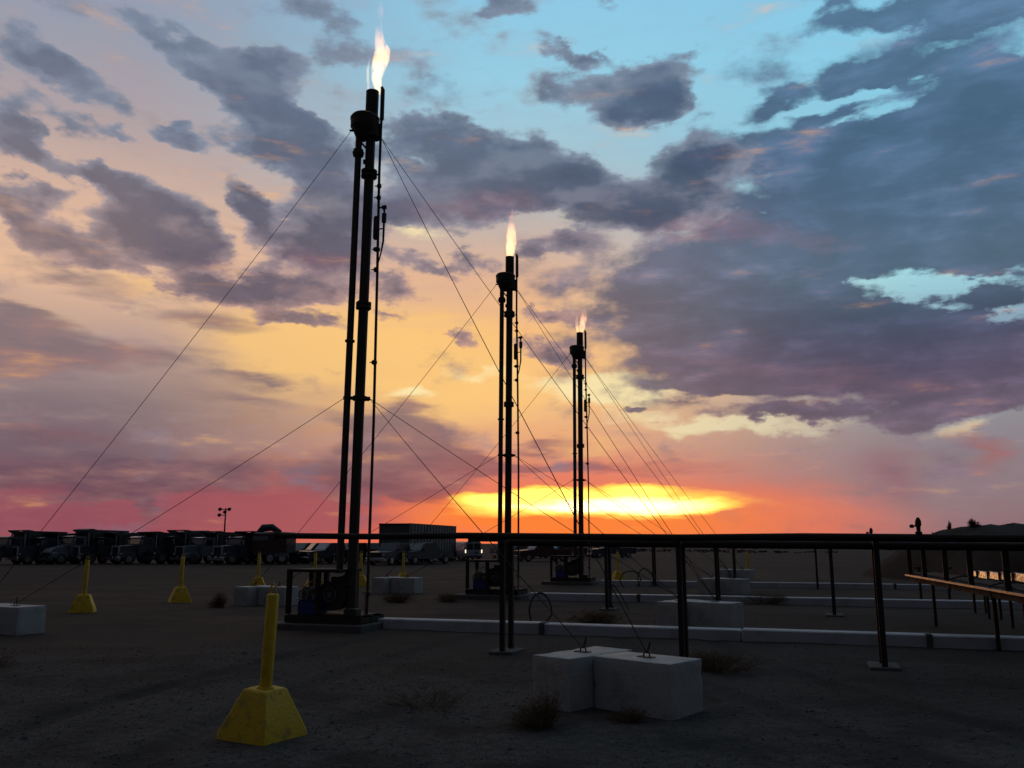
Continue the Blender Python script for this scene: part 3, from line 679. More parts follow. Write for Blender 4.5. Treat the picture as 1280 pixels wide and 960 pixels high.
# ------------------------------------------------------------------ blower skids and their pads
def make_skid():
    t = thing('blower_skid', 'x', 'blower skid', (0, 0, 0), 0, 'blower skids at the foot of the flares')
    s = M['steel2']
    # local x along the skid, y away; the stack stands at x=1.22, y=.45
    b = MB()
    for y in (0.0, .45, .90): b.bar((0, y, .20), (1.72, y, .20), .09, .14)
    for x in (.05, .85, 1.67): b.bar((x, -.045, .19), (x, .945, .19), .09, .10)
    b.build('base_frame', s, t)
    b = MB(); b.box((.85, .45, .283), (1.66, .86, .012)); b.build('deck_plate', s, t)
    for x, y in ((.04, .02), (.40, .86), (.70, .02), (1.10, .86), (.04, .86)):
        b = MB(); b.box((x, y, .705), (.085, .085, .82)); b.build('leg', s, t)
    b = MB()
    for y in (0.02, .86): b.bar((0, y, 1.135), (1.20, y, 1.135), .09, .045)
    for x in (.045, 1.155): b.bar((x, .065, 1.134), (x, .815, 1.134), .09, .043)
    b.build('top_frame', s, t)
    b = MB(); b.box((.6, .44, 1.166), (1.2, .92, .014)); b.build('roof_sheet', s, t)
    # scroll housing of the fan
    b = MB(); prof = []
    for i in range(30):
        a = 2 * pi * i / 30; r = .27 + .10 * (i / 30)
        prof.append((.82 + r * cos(a + .9), .66 + r * .95 * sin(a + .9)))
    b.prism(prof, .30, .58); v = b.build('fan_housing', M['steel'], t)
    b = MB(); b.tube([(.82 + .13 * cos(a_), .285, .66 + .13 * sin(a_)) for a_ in [2 * pi * i / 20 for i in range(21)]], .016, 6, False); b.cyl((.82, .26, .66), (.82, .31, .66), .06, n=12); b.build('fan_inlet', M['motor'], v)
    b = MB(); b.box((1.05, .44, .93), (.46, .24, .17)); b.tube([(1.0, .40, .93), (1.13, .40, .97), (1.19, .40, 1.06)], .095, 14); b.build('outlet_duct', M['steel'], t)
    # motor on a blue base with belt guard
    b = MB(); b.cyl((.16, .40, .655), (.50, .40, .655), .115, n=20)
    for i in range(9): b.cyl((.19 + .035 * i, .40, .655), (.20 + .035 * i, .40, .655), .127, n=20)
    b.box((.33, .30, .77), (.14, .12, .10)); mo = b.build('motor', M['motor'], t)
    b = MB(); b.tube([(.235 + .105 * cos(a_), .25, .66 + .105 * sin(a_)) for a_ in [2 * pi * i / 20 for i in range(21)]], .02, 6, False); b.build('pulley', M['brass'], mo)
    b = MB(); b.tube([(.20, .25, .76), (.30, .25, .86), (.44, .30, .94), (.60, .36, .90)], .013, 6); b.build('conduit', M['brass'], mo)
    b = MB(); b.box((.42, .30, .42), (.48, .36, .26), bev=.02); bb = b.build('battery_box', M['blue'], t)
    b = MB(); b.box((.42, .30, .563), (.50, .38, .02)); b.build('lid', M['blue'], bb)
    b = MB(); b.cyl((.56, .20, .565), (.56, .20, .68), .022, n=8); b.cyl((.50, .22, .565), (.50, .22, .66), .03, n=10); b.build('filter', M['brass'], t)
    b = MB(); b.box((1.45, .10, .35), (.28, .22, .13), bev=.015); b.build('junction_box', M['steel'], t)
    b = MB(); b.cyl((1.62, .30, .27), (1.62, .30, .75), .014, n=6); b.build('conduit_post', M['brass'], t)
    return t
skid = make_skid()
SK = ['blower skid with blue box at the foot of the nearest flare stack', 'blower skid standing behind the first rack post at the middle flare', 'small far blower skid at the foot of the farthest flare stack']
for i, ((loc, H, lean), lab) in enumerate(zip(STACKS, SK)):
    o = skid if i == 0 else dup(skid)
    c = Vector((loc[0], loc[1], 0)) - U * 1.22 - V * .45
    at(o, (c.x, c.y, .012), GRID, lab)
    p = MB(); cc = c + U * .84 + V * .45
    p.box((0, 0, 0), (2.15, 1.35, .16), bev=.015)
    q = p.build('concrete_pad', M['pad']); q.location = (cc.x - .08, cc.y, .055); q.rotation_euler = (0, 0, GRID)
    tag(q, ['low concrete pad under the nearest blower skid', 'low concrete pad under the middle blower skid', 'low concrete pad under the farthest blower skid'][i], 'concrete pad', 'pads under the blower skids')

# ------------------------------------------------------------------ concrete anchor blocks in pairs
E1 = Vector((-.73, .683, 0)); E2 = Vector((.683, .73, 0))
def make_block(L, W, H=.53, seed=0):
    t = thing('anchor_block', 'x', 'concrete block', (0, 0, 0), 0, 'concrete guy anchor blocks')
    b = MB(); rough_block(b, (L, W, H), L * 10, .018)
    o = b.build('block', M['concrete'], t, ang=50)
    b = MB(); b.tube([(-.035, 0, H - .02), (-.035, 0, H + .03), (-.015, 0, H + .055), (.02, 0, H + .055), (.04, 0, H + .03), (.04, 0, H - .02)], .009, 8); b.build('lifting_eye', M['steel'], t)
    b = MB(); b.box((.01, 0, H + .004), (.18, .09, .008)); b.build('anchor_plate', M['steel'], t)
    b = MB(); b.tube([(0, 0, H + .055), (-.04, .02, H + .10), (-.075, .04, H + .17)], [.008, .014, .008], 8); b.build('turnbuckle', M['steel'], t)
    return t
long_block = make_block(.96, .60); cross_block = make_block(.52, 1.12)
PAIRS = [((1.56, 8.88), 0.0, 'nearest pair, in the centre foreground', 'R'), ((4.35, 17.75), .05, 'second pair, behind the nearest barrier', 'R'),
         ((7.75, 29.9), .0, 'third small pair, beyond the second barrier', 'R'), ((10.6, 39.6), .0, 'last far pair on the right', 'R'),
         ((-9.25, 16.7), .35, 'pair cut off by the left edge of the photo', 'L'), ((-6.25, 24.4), .30, 'pair in front of the parked trucks on the left', 'L'), ((-3.35, 30.4), .33, 'far left pair, below the box trailer', 'L')]
HOOK = {}
for k, (n_, dr, lab, side) in enumerate(PAIRS):
    m = Matrix.Rotation(dr, 3, 'Z'); e1, e2 = m @ E1, m @ E2; n0 = Vector((n_[0], n_[1], 0))
    for which in ('a', 'b'):
        src = long_block if which == 'a' else cross_block
        o = src if k == 0 else dup(src)
        c = n0 + (e1 * .48 + e2 * .30 if which == 'a' else e1 * 1.24 + e2 * .19)
        z = -.005 - .01 * (k % 3)
        at(o, (c.x, c.y, z), atan2(e1.y, e1.x), ('right anchor block of the ' if which == 'a' else 'left crosswise anchor block of the ') + lab)
        HOOK[(k, which)] = Vector((c.x, c.y, z + .57))

# ------------------------------------------------------------------ guy wires
def guy(p0, p1, sag, r, label):
    p0, p1 = Vector(p0), Vector(p1); pts = []
    for i in range(13):
        f_ = i / 12; p = p0.lerp(p1, f_); p.z -= sag * 4 * f_ * (1 - f_); pts.append(p)
    b = MB(); b.tube([q - p0 for q in pts], r, 6)
    o = b.build('guy_wire', M['wire']); o.location = p0
    tag(o, label, 'guy wire', 'guy wires of the flare stacks')
for i, (loc, H, lean) in enumerate(STACKS):
    k = H / 11.7; top = H - .97; mid = 4.55 * k + .15
    def pt(z, dx): return Vector((loc[0] + dx + z * math.tan(R(lean)), loc[1], z))
    r = (.0065, .0078, .0088)[i]; st = ORD[i] + ' flare stack'
    left = [(4, 5, 6)[i]]
    lk = left[0]
    guy(pt(top, -.46), HOOK[(lk, 'b')] , .10, r, f'upper left guy wire of the {st}, running down to the left blocks')
    guy(pt(mid, -.34), HOOK[(lk, 'a')], .05, r, f'lower left guy wire of the {st}, running down to the left blocks')
    for j, (kk, w) in enumerate(((i, 'front'), (i + 1, 'rear'))):
        guy(pt(top - .15, .24), HOOK[(kk, 'a')], .08, r, f'upper right guy wire of the {st}, to its {w} pair of blocks')
        guy(pt(mid, .2), HOOK[(kk, 'b')], .04, r, f'lower right guy wire of the {st}, to its {w} pair of blocks')

# ------------------------------------------------------------------ long low barriers on the ground
def low_barrier(a, b_, w, h, label, step, gaps=()):
    """low pale line of cast beams laid end to end"""
    a, b_ = Vector((a[0], a[1], 0)), Vector((b_[0], b_[1], 0)); d = b_ - a
    t = thing('low_barrier', label, 'barrier', a, atan2(d.y, d.x), 'long low barriers across the yard')
    L = d.length; s = 0.0; k = 0; rnd = random.Random(int(L * 10))
    while s < L - .3:
        e = min(s + step * rnd.uniform(.85, 1.1), L)
        b = MB(); b.box((0, 0, 0), (e - s - .025, w, h), bev=.018)
        o = b.build('beam', M['white'], t); o.location = ((s + e) / 2, rnd.uniform(-.02, .02), h / 2 - .02 + rnd.uniform(-.008, .008)); o.rotation_euler = (0, R(rnd.uniform(-.12, .12)), R(rnd.uniform(-.35, .35)))
        if k % 2 == 0:
            c = MB(); c.box((0, 0, 0), (.10, w + .05, h + .035), bev=.01); q = c.build('joint_strap', M['pad'], t); q.location = (e - .012, 0, h / 2 - .018)
        s = e; k += 1
    return t
low_barrier((-2.75, 18.25), (13.5, 12.9), .36, .215, 'nearest long low pale barrier, running right from the first flare skid', 3.4)
low_barrier((.55, 27.25), (17.0, 22.2), .36, .225, 'second long low pale barrier, running right from the middle flare skid', 3.6)
low_barrier((3.65, 36.5), (19.5, 31.6), .36, .22, 'third and farthest long low pale barrier, beyond the other two', 4.0)

def hose(pts, r, label):
    P = [Vector(p) for p in pts]; out = []
    for i in range(len(P) - 1):
        p0 = P[max(i - 1, 0)]; p1 = P[i]; p2 = P[i + 1]; p3 = P[min(i + 2, len(P) - 1)]
        for q in range(5):
            f_ = q / 5; out.append(.5 * ((2 * p1) + (-p0 + p2) * f_ + (2 * p0 - 5 * p1 + 4 * p2 - p3) * f_ * f_ + (-p0 + 3 * p1 - 3 * p2 + p3) * f_ ** 3))
    out.append(P[-1]); o0 = P[0]
    b = MB(); b.tube([p - o0 for p in out], r, 8); o = b.build('hose', M['rubber']); o.location = o0
    tag(o, label, 'hose', 'black hoses looped beside the barriers')
hose([(.42, 19.5, .02), (.38, 19.5, .28), (.48, 19.5, .55), (.66, 19.5, .62), (.82, 19.5, .45), (.86, 19.4, .18), (.72, 19.3, .03)], .02, 'black hose arched over the ground behind the nearest pale barrier')
hose([(4.3, 34.0, .02), (4.15, 34.0, .3), (4.35, 34.0, .6), (4.72, 34.0, .62), (4.95, 34.0, .35), (4.75, 34.0, .05)], .022, 'round black hose loop left of the far rack post')
hose([(5.0, 34.6, .02), (4.92, 34.6, .4), (5.12, 34.6, .72), (5.42, 34.6, .60), (5.52, 34.6, .3), (5.4, 34.6, .03)], .022, 'round black hose loop just right of its twin by the far barrier')
hose([(2.62, 23.0, .02), (2.55, 23.2, .40), (2.66, 23.4, .62), (2.86, 23.2, .35), (3.0, 22.9, .03)], .018, 'thin black hose hanging at the foot of the second rack post')

# ------------------------------------------------------------------ elevated pipe racks
def rack(posts, a, b_, low, lab, pads, valve, r1=.052, r2=.058, wgap=.42, cat='pipe rack'):
    """posts: ground points of the near legs; a, b_: ends (x, y, z) of the upper pipe; low: ends of the lower pipe"""
    t = thing('pipe_rack', lab, cat, (posts[0][0], posts[0][1], 0), 0, 'elevated pipe racks across the yard'); o0 = Vector((posts[0][0], posts[0][1], 0))
    a, b_ = Vector(a) - o0, Vector(b_) - o0
    n = 10
    for off, w in ((V * .06, 0), ):
        b = MB(); b.tube([a.lerp(b_, i / n) + off + Vector((0, 0, -.012 * sin(i * 2.1))) for i in range(n + 1)], r1, 14); up = b.build('upper_pipe', M['steel2'], t)
        b = MB(); b.cyl(a + off - U * .012, a + off + U * .03, r1 + .03, n=14); b.build('end_flange', M['steel2'], up)
    l0, l1 = Vector(low[0]) - o0, Vector(low[1]) - o0
    b = MB(); b.tube([l0.lerp(l1, i / n) + V * .30 for i in range(n + 1)], r2, 14); b.build('lower_pipe', M['steel2'], t)
    for i, p in enumerate(posts):
        q = Vector((p[0], p[1], 0)) - o0
        f_ = (q - a).dot(b_ - a) / (b_ - a).length_squared
        zt = a.lerp(b_, f_).z - r1 - .05
        for s in (0, wgap):
            c = q + V * s
            b = MB(); b.box((c.x, c.y, zt / 2 - .01), (.075, .075, zt + .02), GRID); b.build('post', M['steel2'], t)
        b = MB(); b.bar(q - V * .10 + Vector((0, 0, zt + .022)), q + V * (wgap + .10) + Vector((0, 0, zt + .022)), .08, .05); b.build('crossbeam', M['steel2'], t)
        if pads and i in pads:
            b = MB(); cc = q + V * (wgap / 2); b.box((cc.x, cc.y, .015), (.40, .62, .05), GRID, bev=.012); b.build('footing', M['pad'], t)
    if valve:
        p = a.lerp(b_, valve) + V * .06; z = r1
        b = MB(); b.tube([p + Vector((0, 0, z - .01)), p + Vector((0, 0, z + .03)), p + Vector((0, 0, z + .035)), p + Vector((0, 0, z + .10)), p + Vector((0, 0, z + .12)), p + Vector((.004, 0, z + .18)), p + Vector((.004, 0, z + .225))], [.045, .045, .026, .03, .042, .038, .016], 12)
        b.bar(p + Vector((-.085, 0, z + .105)), p + Vector((0, 0, z + .11)), .022, .022); b.cyl(p + Vector((-.09, -.02, z + .105)), p + Vector((-.09, .02, z + .105)), .026, n=10)
        b.build('relief_valve', M['steel2'], t)
    return t
rack([(-.15, 14.05), (2.50, 13.20), (5.10, 12.32), (7.75, 11.4)], (-4.15, 15.35, 1.83), (12.5, 9.75, 1.735), ((-.15, 14.05, 1.712), (12.5, 9.75, 1.60)),
     'nearest elevated pipe rack, its dark pipes crossing the whole view at eye level', (0, 2), .586)
rack([(2.45, 22.95), (5.10, 22.05), (7.60, 21.0)], (-1.2, 24.2, 1.795), (14.5, 18.9, 1.78), ((2.45, 22.95, 1.66), (14.5, 18.9, 1.64)),
     'second elevated pipe rack, behind the nearest pale barrier', (0, 2), .622)
rack([(5.63, 35.2), (8.60, 34.2), (11.45, 33.2)], (2.6, 36.3, 1.80), (17.5, 31.2, 1.78), ((5.63, 35.2, 1.65), (17.5, 31.2, 1.64)),
     'farthest elevated pipe rack, with thin posts beyond the second barrier', (1,), .555)

# rack that runs into the distance on the right, with a tray hung low between its posts
def tray_rack():
    a, b_ = Vector((6.55, 10.5, 0)), Vector((8.78, 19.75, 0)); d = (b_ - a); L = d.length; d.normalize(); w = Vector((d.y, -d.x, 0))
    t = thing('tray_rack', 'steel rack on the right with a low tray whose edge catches the sunset', 'pipe rack', a, 0)
    zt = 1.0
    P = lambda s, q, z: d * s + w * q + Vector((0, 0, z))
    b = MB(); b.bar(P(0, .28, zt - .01), P(L, .28, zt - .01), .54, .025); b.build('tray_deck', M['steel'], t)
    m = Matrix((w, d, Vector((0, 0, 1)))).transposed() @ Matrix.Rotation(R(6), 3, 'Y')
    b = MB(); b.box(P(L / 2, 0, zt + .005), (.012, L, .034), m=m); b.build('edge_angle', M['galv'], t)
    b = MB(); b.bar(P(0, .57, zt + .02), P(L, .57, zt + .02), .03, .10); b.build('rear_lip', M['steel'], t)
    b = MB(); b.bar(P(.0, .12, zt - .075), P(L - .03, .12, zt - .075), .07, .09); b.build('tray_beam', M['steel2'], t)
    for s in (.4, 2.75, 4.5, 6.2, 8.0, L - .06):
        q = .10 if s > 3 else .16
        b = MB(); b.box(P(s, q, (zt + 1.66) / 2), (.085, .085, .68), GRID); b.build('upright', M['steel2'], t)
        if s in (2.75, 6.2):
            b = MB(); b.box(P(s, .50, (zt + 1.66) / 2), (.06, .06, .68), GRID); b.build('rear_upright', M['steel2'], t)
    for s in (1.1, 4.2, L - 1.0):
        b = MB(); b.box(P(s, .34, (zt - .14) / 2), (.06, .06, zt - .12), GRID); b.build('leg', M['steel2'], t)
    b = MB(); b.bar(P(-.3, .1, 1.685), P(L, .1, 1.685), .09, .06); b.bar(P(-.3, .50, 1.685), P(L, .50, 1.685), .07, .06); b.build('top_beam', M['steel2'], t)
    for q, r in ((.22, .03), (.34, .022), (.42, .03)):
        b = MB(); b.tube([P(L * i / 8, q + .01 * sin(i * 2 + q * 9), zt + .012 + r) for i in range(9)], r, 8); b.build('cable', M['rubber'], t)
    for s in (3.1, 5.6):
        b = MB(); b.tube([P(s, .02, zt - .15), P(s, .0, zt + .06), P(s + .05, .25, zt + .12), P(s + .1, .5, zt + .10)], .014, 6); b.build('strap', M['rubber'], t)
tray_rack()

def metal_duct():
    a, b_ = Vector((9.35, 15.2, 0)), Vector((11.62, 22.2, 0)); d = b_ - a; L = d.length; d.normalize(); w = Vector((d.y, -d.x, 0))
    t = thing('metal_duct', 'long low galvanised duct at the right edge mirroring the orange sunset', 'duct', a, 0)
    za, zb = 1.07, .925
    m = Matrix((w, d, Vector((0, 0, 1)))).transposed()
    tilt = m @ Matrix.Rotation(R(8.5), 3, 'Y')
    n = 6
    for i in range(n):
        s0, s1 = L * i / n + .03, L * (i + 1) / n - .03; sm = (s0 + s1) / 2; z = za + (zb - za) * sm / L
        b = MB(); b.box(d * sm + Vector((0, 0, z)), (.30, s1 - s0, .155), m=tilt, bev=.012); b.build('duct_section', M['galv'], t)
    for i in range(n + 1):
        s = min(max(L * i / n, .03), L - .03); z = za + (zb - za) * s / L
        b = MB(); b.box(d * s + Vector((0, 0, z)), (.36, .075, .20), m=m); b.build('duct_flange', M['steel'], t)
    for s in (.8, 3.1, 5.4, L - .3):
        z = za + (zb - za) * s / L - .09
        for q in (-.12, .12):
            b = MB(); c = d * s + w * q; b.box((c.x, c.y, z / 2), (.055, .055, z), GRID); b.build('leg', M['steel2'], t)
metal_duct()
for k, (x, y, h) in enumerate(((12.25, 26.6, .95), (13.0, 26.4, .95))):
    t = thing('pipe_stand', ['thin steel pipe stand beyond the far end of the low tray', 'thin steel pipe stand, right of its twin under the low tray'][k], 'pipe stand', (x, y, 0), 0, 'thin pipe stands on the right')
    b = MB(); b.box((0, 0, h / 2), (.06, .06, h)); b.build('post', M['steel2'], t)
    b = MB(); b.box((0, 0, h + .02), (.30, .08, .05), GRID); b.build('saddle', M['steel2'], t)
    b = MB(); b.box((0, 0, .012), (.22, .22, .024), GRID); b.build('base_plate', M['steel2'], t)

# ------------------------------------------------------------------ yellow bollards on concrete feet
def make_bollard():
    t = thing('bollard', 'x', 'bollard', (0, 0, 0), 0, 'yellow bollards round the yard')
    b = MB(); h = .43; n = 0
    lo, hi = .30, .135
    # foot: splayed block with a broken lower edge
    pts = []
    rnd = random.Random(5)
    def ring(z, r, c, j):
        out = []
        for sx, sy in ((-1, -1), (1, -1), (1, 1), (-1, 1)):
            a = [(sx * r, sy * (r - c)), (sx * (r - c), sy * r)]
            if sx * sy > 0: a = a
            else: a = a[::-1]
            out += a
        return [(x + rnd.uniform(-j, j), y + rnd.uniform(-j, j), z + rnd.uniform(-j, j) * .5) for x, y in out]
    rs = [ring(-.03, lo, .025, .012), ring(.05, lo - .012, .025, .008), ring(h - .015, hi + .012, .018, .003), ring(h, hi - .006, .018, .001)]
    vs = sum(rs, []); fs = [tuple(range(7, -1, -1)), tuple(24 + i for i in range(8))]
    for q in range(3):
        for i in range(8): fs.append((q * 8 + i, q * 8 + (i + 1) % 8, q * 8 + 8 + (i + 1) % 8, q * 8 + 8 + i))
    b.add(vs, fs); b.build('foot', M['yellow'], t, ang=25)
    b = MB(); b.tube([(0, 0, h - .01), (0, 0, h + .84), (0, 0, h + .852), (0, 0, h + .856)], [.057, .057, .05, .02], 20); p = b.build('post', M['yellow'], t)
    b = MB(); b.tube([(-.033, 0, h + .845), (-.033, 0, h + .90), (-.022, 0, h + .935), (0, 0, h + .948), (.022, 0, h + .935), (.033, 0, h + .90), (.033, 0, h + .845)], .010, 8); b.build('lifting_loop', M['yellow'], t)
    b = MB(); b.tube([(.068 * cos(2 * pi * i / 20), .068 * sin(2 * pi * i / 20), h + .006) for i in range(21)], .012, 6, False); b.build('weld_collar', M['yellow'], t)
    return t
bol = make_bollard()
BOL = [((-2.24, 8.18), -.52, (1.0, 3.4), 'large yellow bollard on a splayed foot in the left foreground', .97),
       ((-10.85, 22.5), .3, (0, .8), 'yellow bollard farthest left, in front of the parked trucks', 1.0),
       ((-9.72, 26.0), .5, (0, .5), 'yellow bollard second from the left, in front of the parked trucks', 1.0),
       ((-9.75, 34.0), .2, (0, 0), 'far yellow bollard poking up behind the left concrete blocks', 1.0),
       ((-7.95, 35.6), .6, (0, .7), 'far yellow bollard seen through the nearest blower skid', 1.0),
       ((-6.05, 35.4), .1, (0, -.5), 'far yellow bollard just right of the nearest flare stack', 1.0),
       ((-4.75, 38.6), .4, (0, 0), 'far yellow bollard poking up behind the blocks below the box trailer', 1.0),
       ((4.85, 40.5), .3, (0, 0), 'small far yellow bollard between the far flare and the centre posts', 1.0),
       ((11.35, 42.5), .5, (0, 1), 'small far yellow bollard on the right beyond the last barrier', 1.0)]
for i, ((x, y), rz, (tx, ty), lab, sc) in enumerate(BOL):
    o = bol if i == 0 else dup(bol)
    at(o, (x, y, hgt(x, y)), rz, lab); o.rotation_euler = (R(tx), R(ty), rz); o.scale = (sc, sc, sc)

# ------------------------------------------------------------------ dry weeds
WEEDS = [((.30, 8.62), .26, .36, 260, 'brown tumbleweed piled against the left end of the nearest blocks'),
         ((1.15, 8.80), .22, .14, 120, 'low dry weed at the foot of the nearest long block'),
         ((-.85, 9.6), .55, .10, 60, 'thin straw weed patch on the gravel in the centre foreground'),
         ((2.75, 12.2), .50, .22, 240, 'dark bushy weed on bare dirt right of the nearest blocks'),
         ((-7.9, 24.0), .30, .40, 170, 'brown bush at the left end of the blocks by the trucks'),
         ((-3.35, 26.0), .50, .26, 170, 'dry bush on the dirt left of the middle blower skid'),
         ((-1.9, 26.4), .45, .18, 140, 'small flat weed nearest the middle blower skid'),
         ((1.9, 19.4), .6, .18, 160, 'spreading weed behind the nearest pale barrier'),
         ((7.2, 25.0), .7, .22, 140, 'dark weed between the second and third pale barriers'),
         ((-7.2, 12.6), .22, .22, 60, 'thin dead stalks standing alone on the left gravel')]
for i, ((x, y), r, h, n, lab) in enumerate(WEEDS):
    o = link('dry_weed', bush_mesh('dry_weed', r, h, n, 40 + i, M['twig'], .0022 if y < 14 else .004)); o.location = (x, y, hgt(x, y) - .01)
    tag(o, lab, 'weed', 'dry weeds in the yard')
for i, (x, y, z, r, h) in enumerate(((21.6, 41.0, 2.40, .30, .42), (20.6, 41.2, 2.32, .12, .42), (23.6, 41.5, 2.3, .4, .25), (19.7, 41, 1.95, .3, .25))):
    o = link('mound_weed', bush_mesh('mound_weed', r, h, 90 if i == 0 else 34, 70 + i, M['scrub'], .018)); o.location = (x, y, z)
    tag(o, ['round dark weed on the crest of the dirt mound', 'single dead stalk on the crest of the dirt mound', 'flat weed at the right on the dirt mound', 'small weed on the left shoulder of the dirt mound'][i], 'weed', 'weeds on the dirt mound')

# ------------------------------------------------------------------ flames: glowing gas in closed tongues
def flame_mat(name, hot, cool, k, h, seed, cut=.42):
    m = bpy.data.materials.new(name); m.use_nodes = True; N = Net(m.node_tree); N.n.clear()
    out = N.n.new('ShaderNodeOutputMaterial'); e = N.n.new('ShaderNodeEmission')
    tc = N.n.new('ShaderNodeTexCoord').outputs['Object']; x, y, z = N.xyz(tc)
    hh = N.math('DIVIDE', z, h, clamp=True)
    n = N.noise(N.vec('ADD', N.vec('MULTIPLY', tc, (1, 1, .42)), (seed, 0, 0)), 6.5, 4, .6, dist=.4)
    lick = N.smooth(N.math('SUBTRACT', n, N.math('MULTIPLY', hh, .13)), cut - .10, cut + .16)
    col = N.mix(N.smooth(hh, .15, .75), hot, cool)
    st = N.math('MULTIPLY', lick, N.math('MULTIPLY', N.smooth(hh, 1.0, .25, .18, 1.0), k))
    N.l.new(col, e.inputs[0]); N.l.new(st, e.inputs[1]); N.l.new(e.outputs[0], out.inputs['Volume'])
    return m
def tongue(b, pts, n=16):
    """pts: (x, y, z, radius x, radius y)"""
    vs = []; fs = []
    for p in pts:
        for i in range(n):
            a = 2 * pi * i / n; vs.append((p[0] + p[3] * cos(a), p[1] + p[4] * sin(a), p[2]))
    for q in range(len(pts) - 1):
        for i in range(n): fs.append((q * n + i, q * n + (i + 1) % n, (q + 1) * n + (i + 1) % n, (q + 1) * n + i))
    fs.append(tuple(range(n - 1, -1, -1))); fs.append(tuple((len(pts) - 1) * n + i for i in range(n)))
    b.add(vs, fs)
FL = [
 [[(.15, 0, -.06, .03, .04), (.12, 0, .1, .09, .09), (.08, 0, .3, .12, .10), (.11, 0, .55, .16, .13), (.17, 0, .80, .20, .14), (.20, 0, 1.05, .18, .13), (.12, 0, 1.3, .12, .09), (.10, 0, 1.55, .085, .07), (.12, 0, 1.75, .05, .04), (.12, 0, 1.95, .08, .07), (.11, 0, 2.15, .07, .06), (.11, 0, 2.3, .02, .02)],
  [(-.09, .02, -.06, .03, .03), (-.12, .02, .3, .035, .03), (-.13, .02, .55, .035, .03), (-.10, .02, .85, .01, .01)]],
 [[(0, 0, -.05, .10, .09), (.02, 0, .2, .16, .13), (.04, 0, .5, .19, .14), (.05, 0, .85, .16, .12), (.06, 0, 1.2, .11, .09), (.07, 0, 1.55, .06, .05), (.07, 0, 1.9, .01, .01)]],
 [[(.05, 0, -.05, .07, .07), (.09, 0, .2, .14, .10), (.15, 0, .5, .16, .11), (.20, 0, .8, .14, .09), (.20, 0, 1.05, .09, .06), (.15, 0, 1.3, .015, .015)],
  [(-.08, 0, -.02, .05, .06), (-.11, 0, .25, .08, .07), (-.13, 0, .55, .07, .06), (-.12, 0, .95, .01, .01)]]]
FM = [flame_mat('bright_flame', (1.0, .66, .24, 1), (1.0, .34, .08, 1), 5.5, 2.2, 0, .33), flame_mat('orange_flame', (1.0, .52, .20, 1), (1.0, .30, .10, 1), 6.5, 2.0, 4, .38), flame_mat('small_flame', (1.0, .55, .24, 1), (1.0, .32, .12, 1), 6.0, 1.4, 9, .38)]
FLAB = ['large bright white-yellow flame on top of the nearest flare stack', 'slim orange flame on top of the middle flare stack', 'small forked orange flame on top of the farthest flare stack']
for (loc, H, lean), tg, m, lab in zip(STACKS, FL, FM, FLAB):
    b = MB()
    for q in tg: tongue(b, q)
    o = b.build('flame', m); o.location = (loc[0] + H * math.tan(R(lean)), loc[1], H)
    tag(o, lab, 'flame', 'flames of the gas flares')

# ------------------------------------------------------------------ vehicles
def wheel_meshes(r, w):
    b = MB(); n = 20
    b.tube([(-w / 2, 0, 0), (-w / 2 + .03, 0, 0), (w / 2 - .03, 0, 0), (w / 2, 0, 0)], [r * .90, r, r, r * .90], n)
    ty = b.mesh('tyre', M['rubber'])
    b = MB(); b.cyl((-w / 2 - .008, 0, 0), (w / 2 + .008, 0, 0), r * .56, n=16); b.cyl((-w / 2 - .05, 0, 0), (w / 2 + .05, 0, 0), r * .2, n=10)
    return ty, b.mesh('rim', M['chrome'])
TRUCK_WHEEL = wheel_meshes(.50, .30); CAR_WHEEL = wheel_meshes(.36, .22)
def wheel(parent, loc, pair=TRUCK_WHEEL):
    o = link('wheel', pair[0], parent, loc); link('rim', pair[1], o); return o

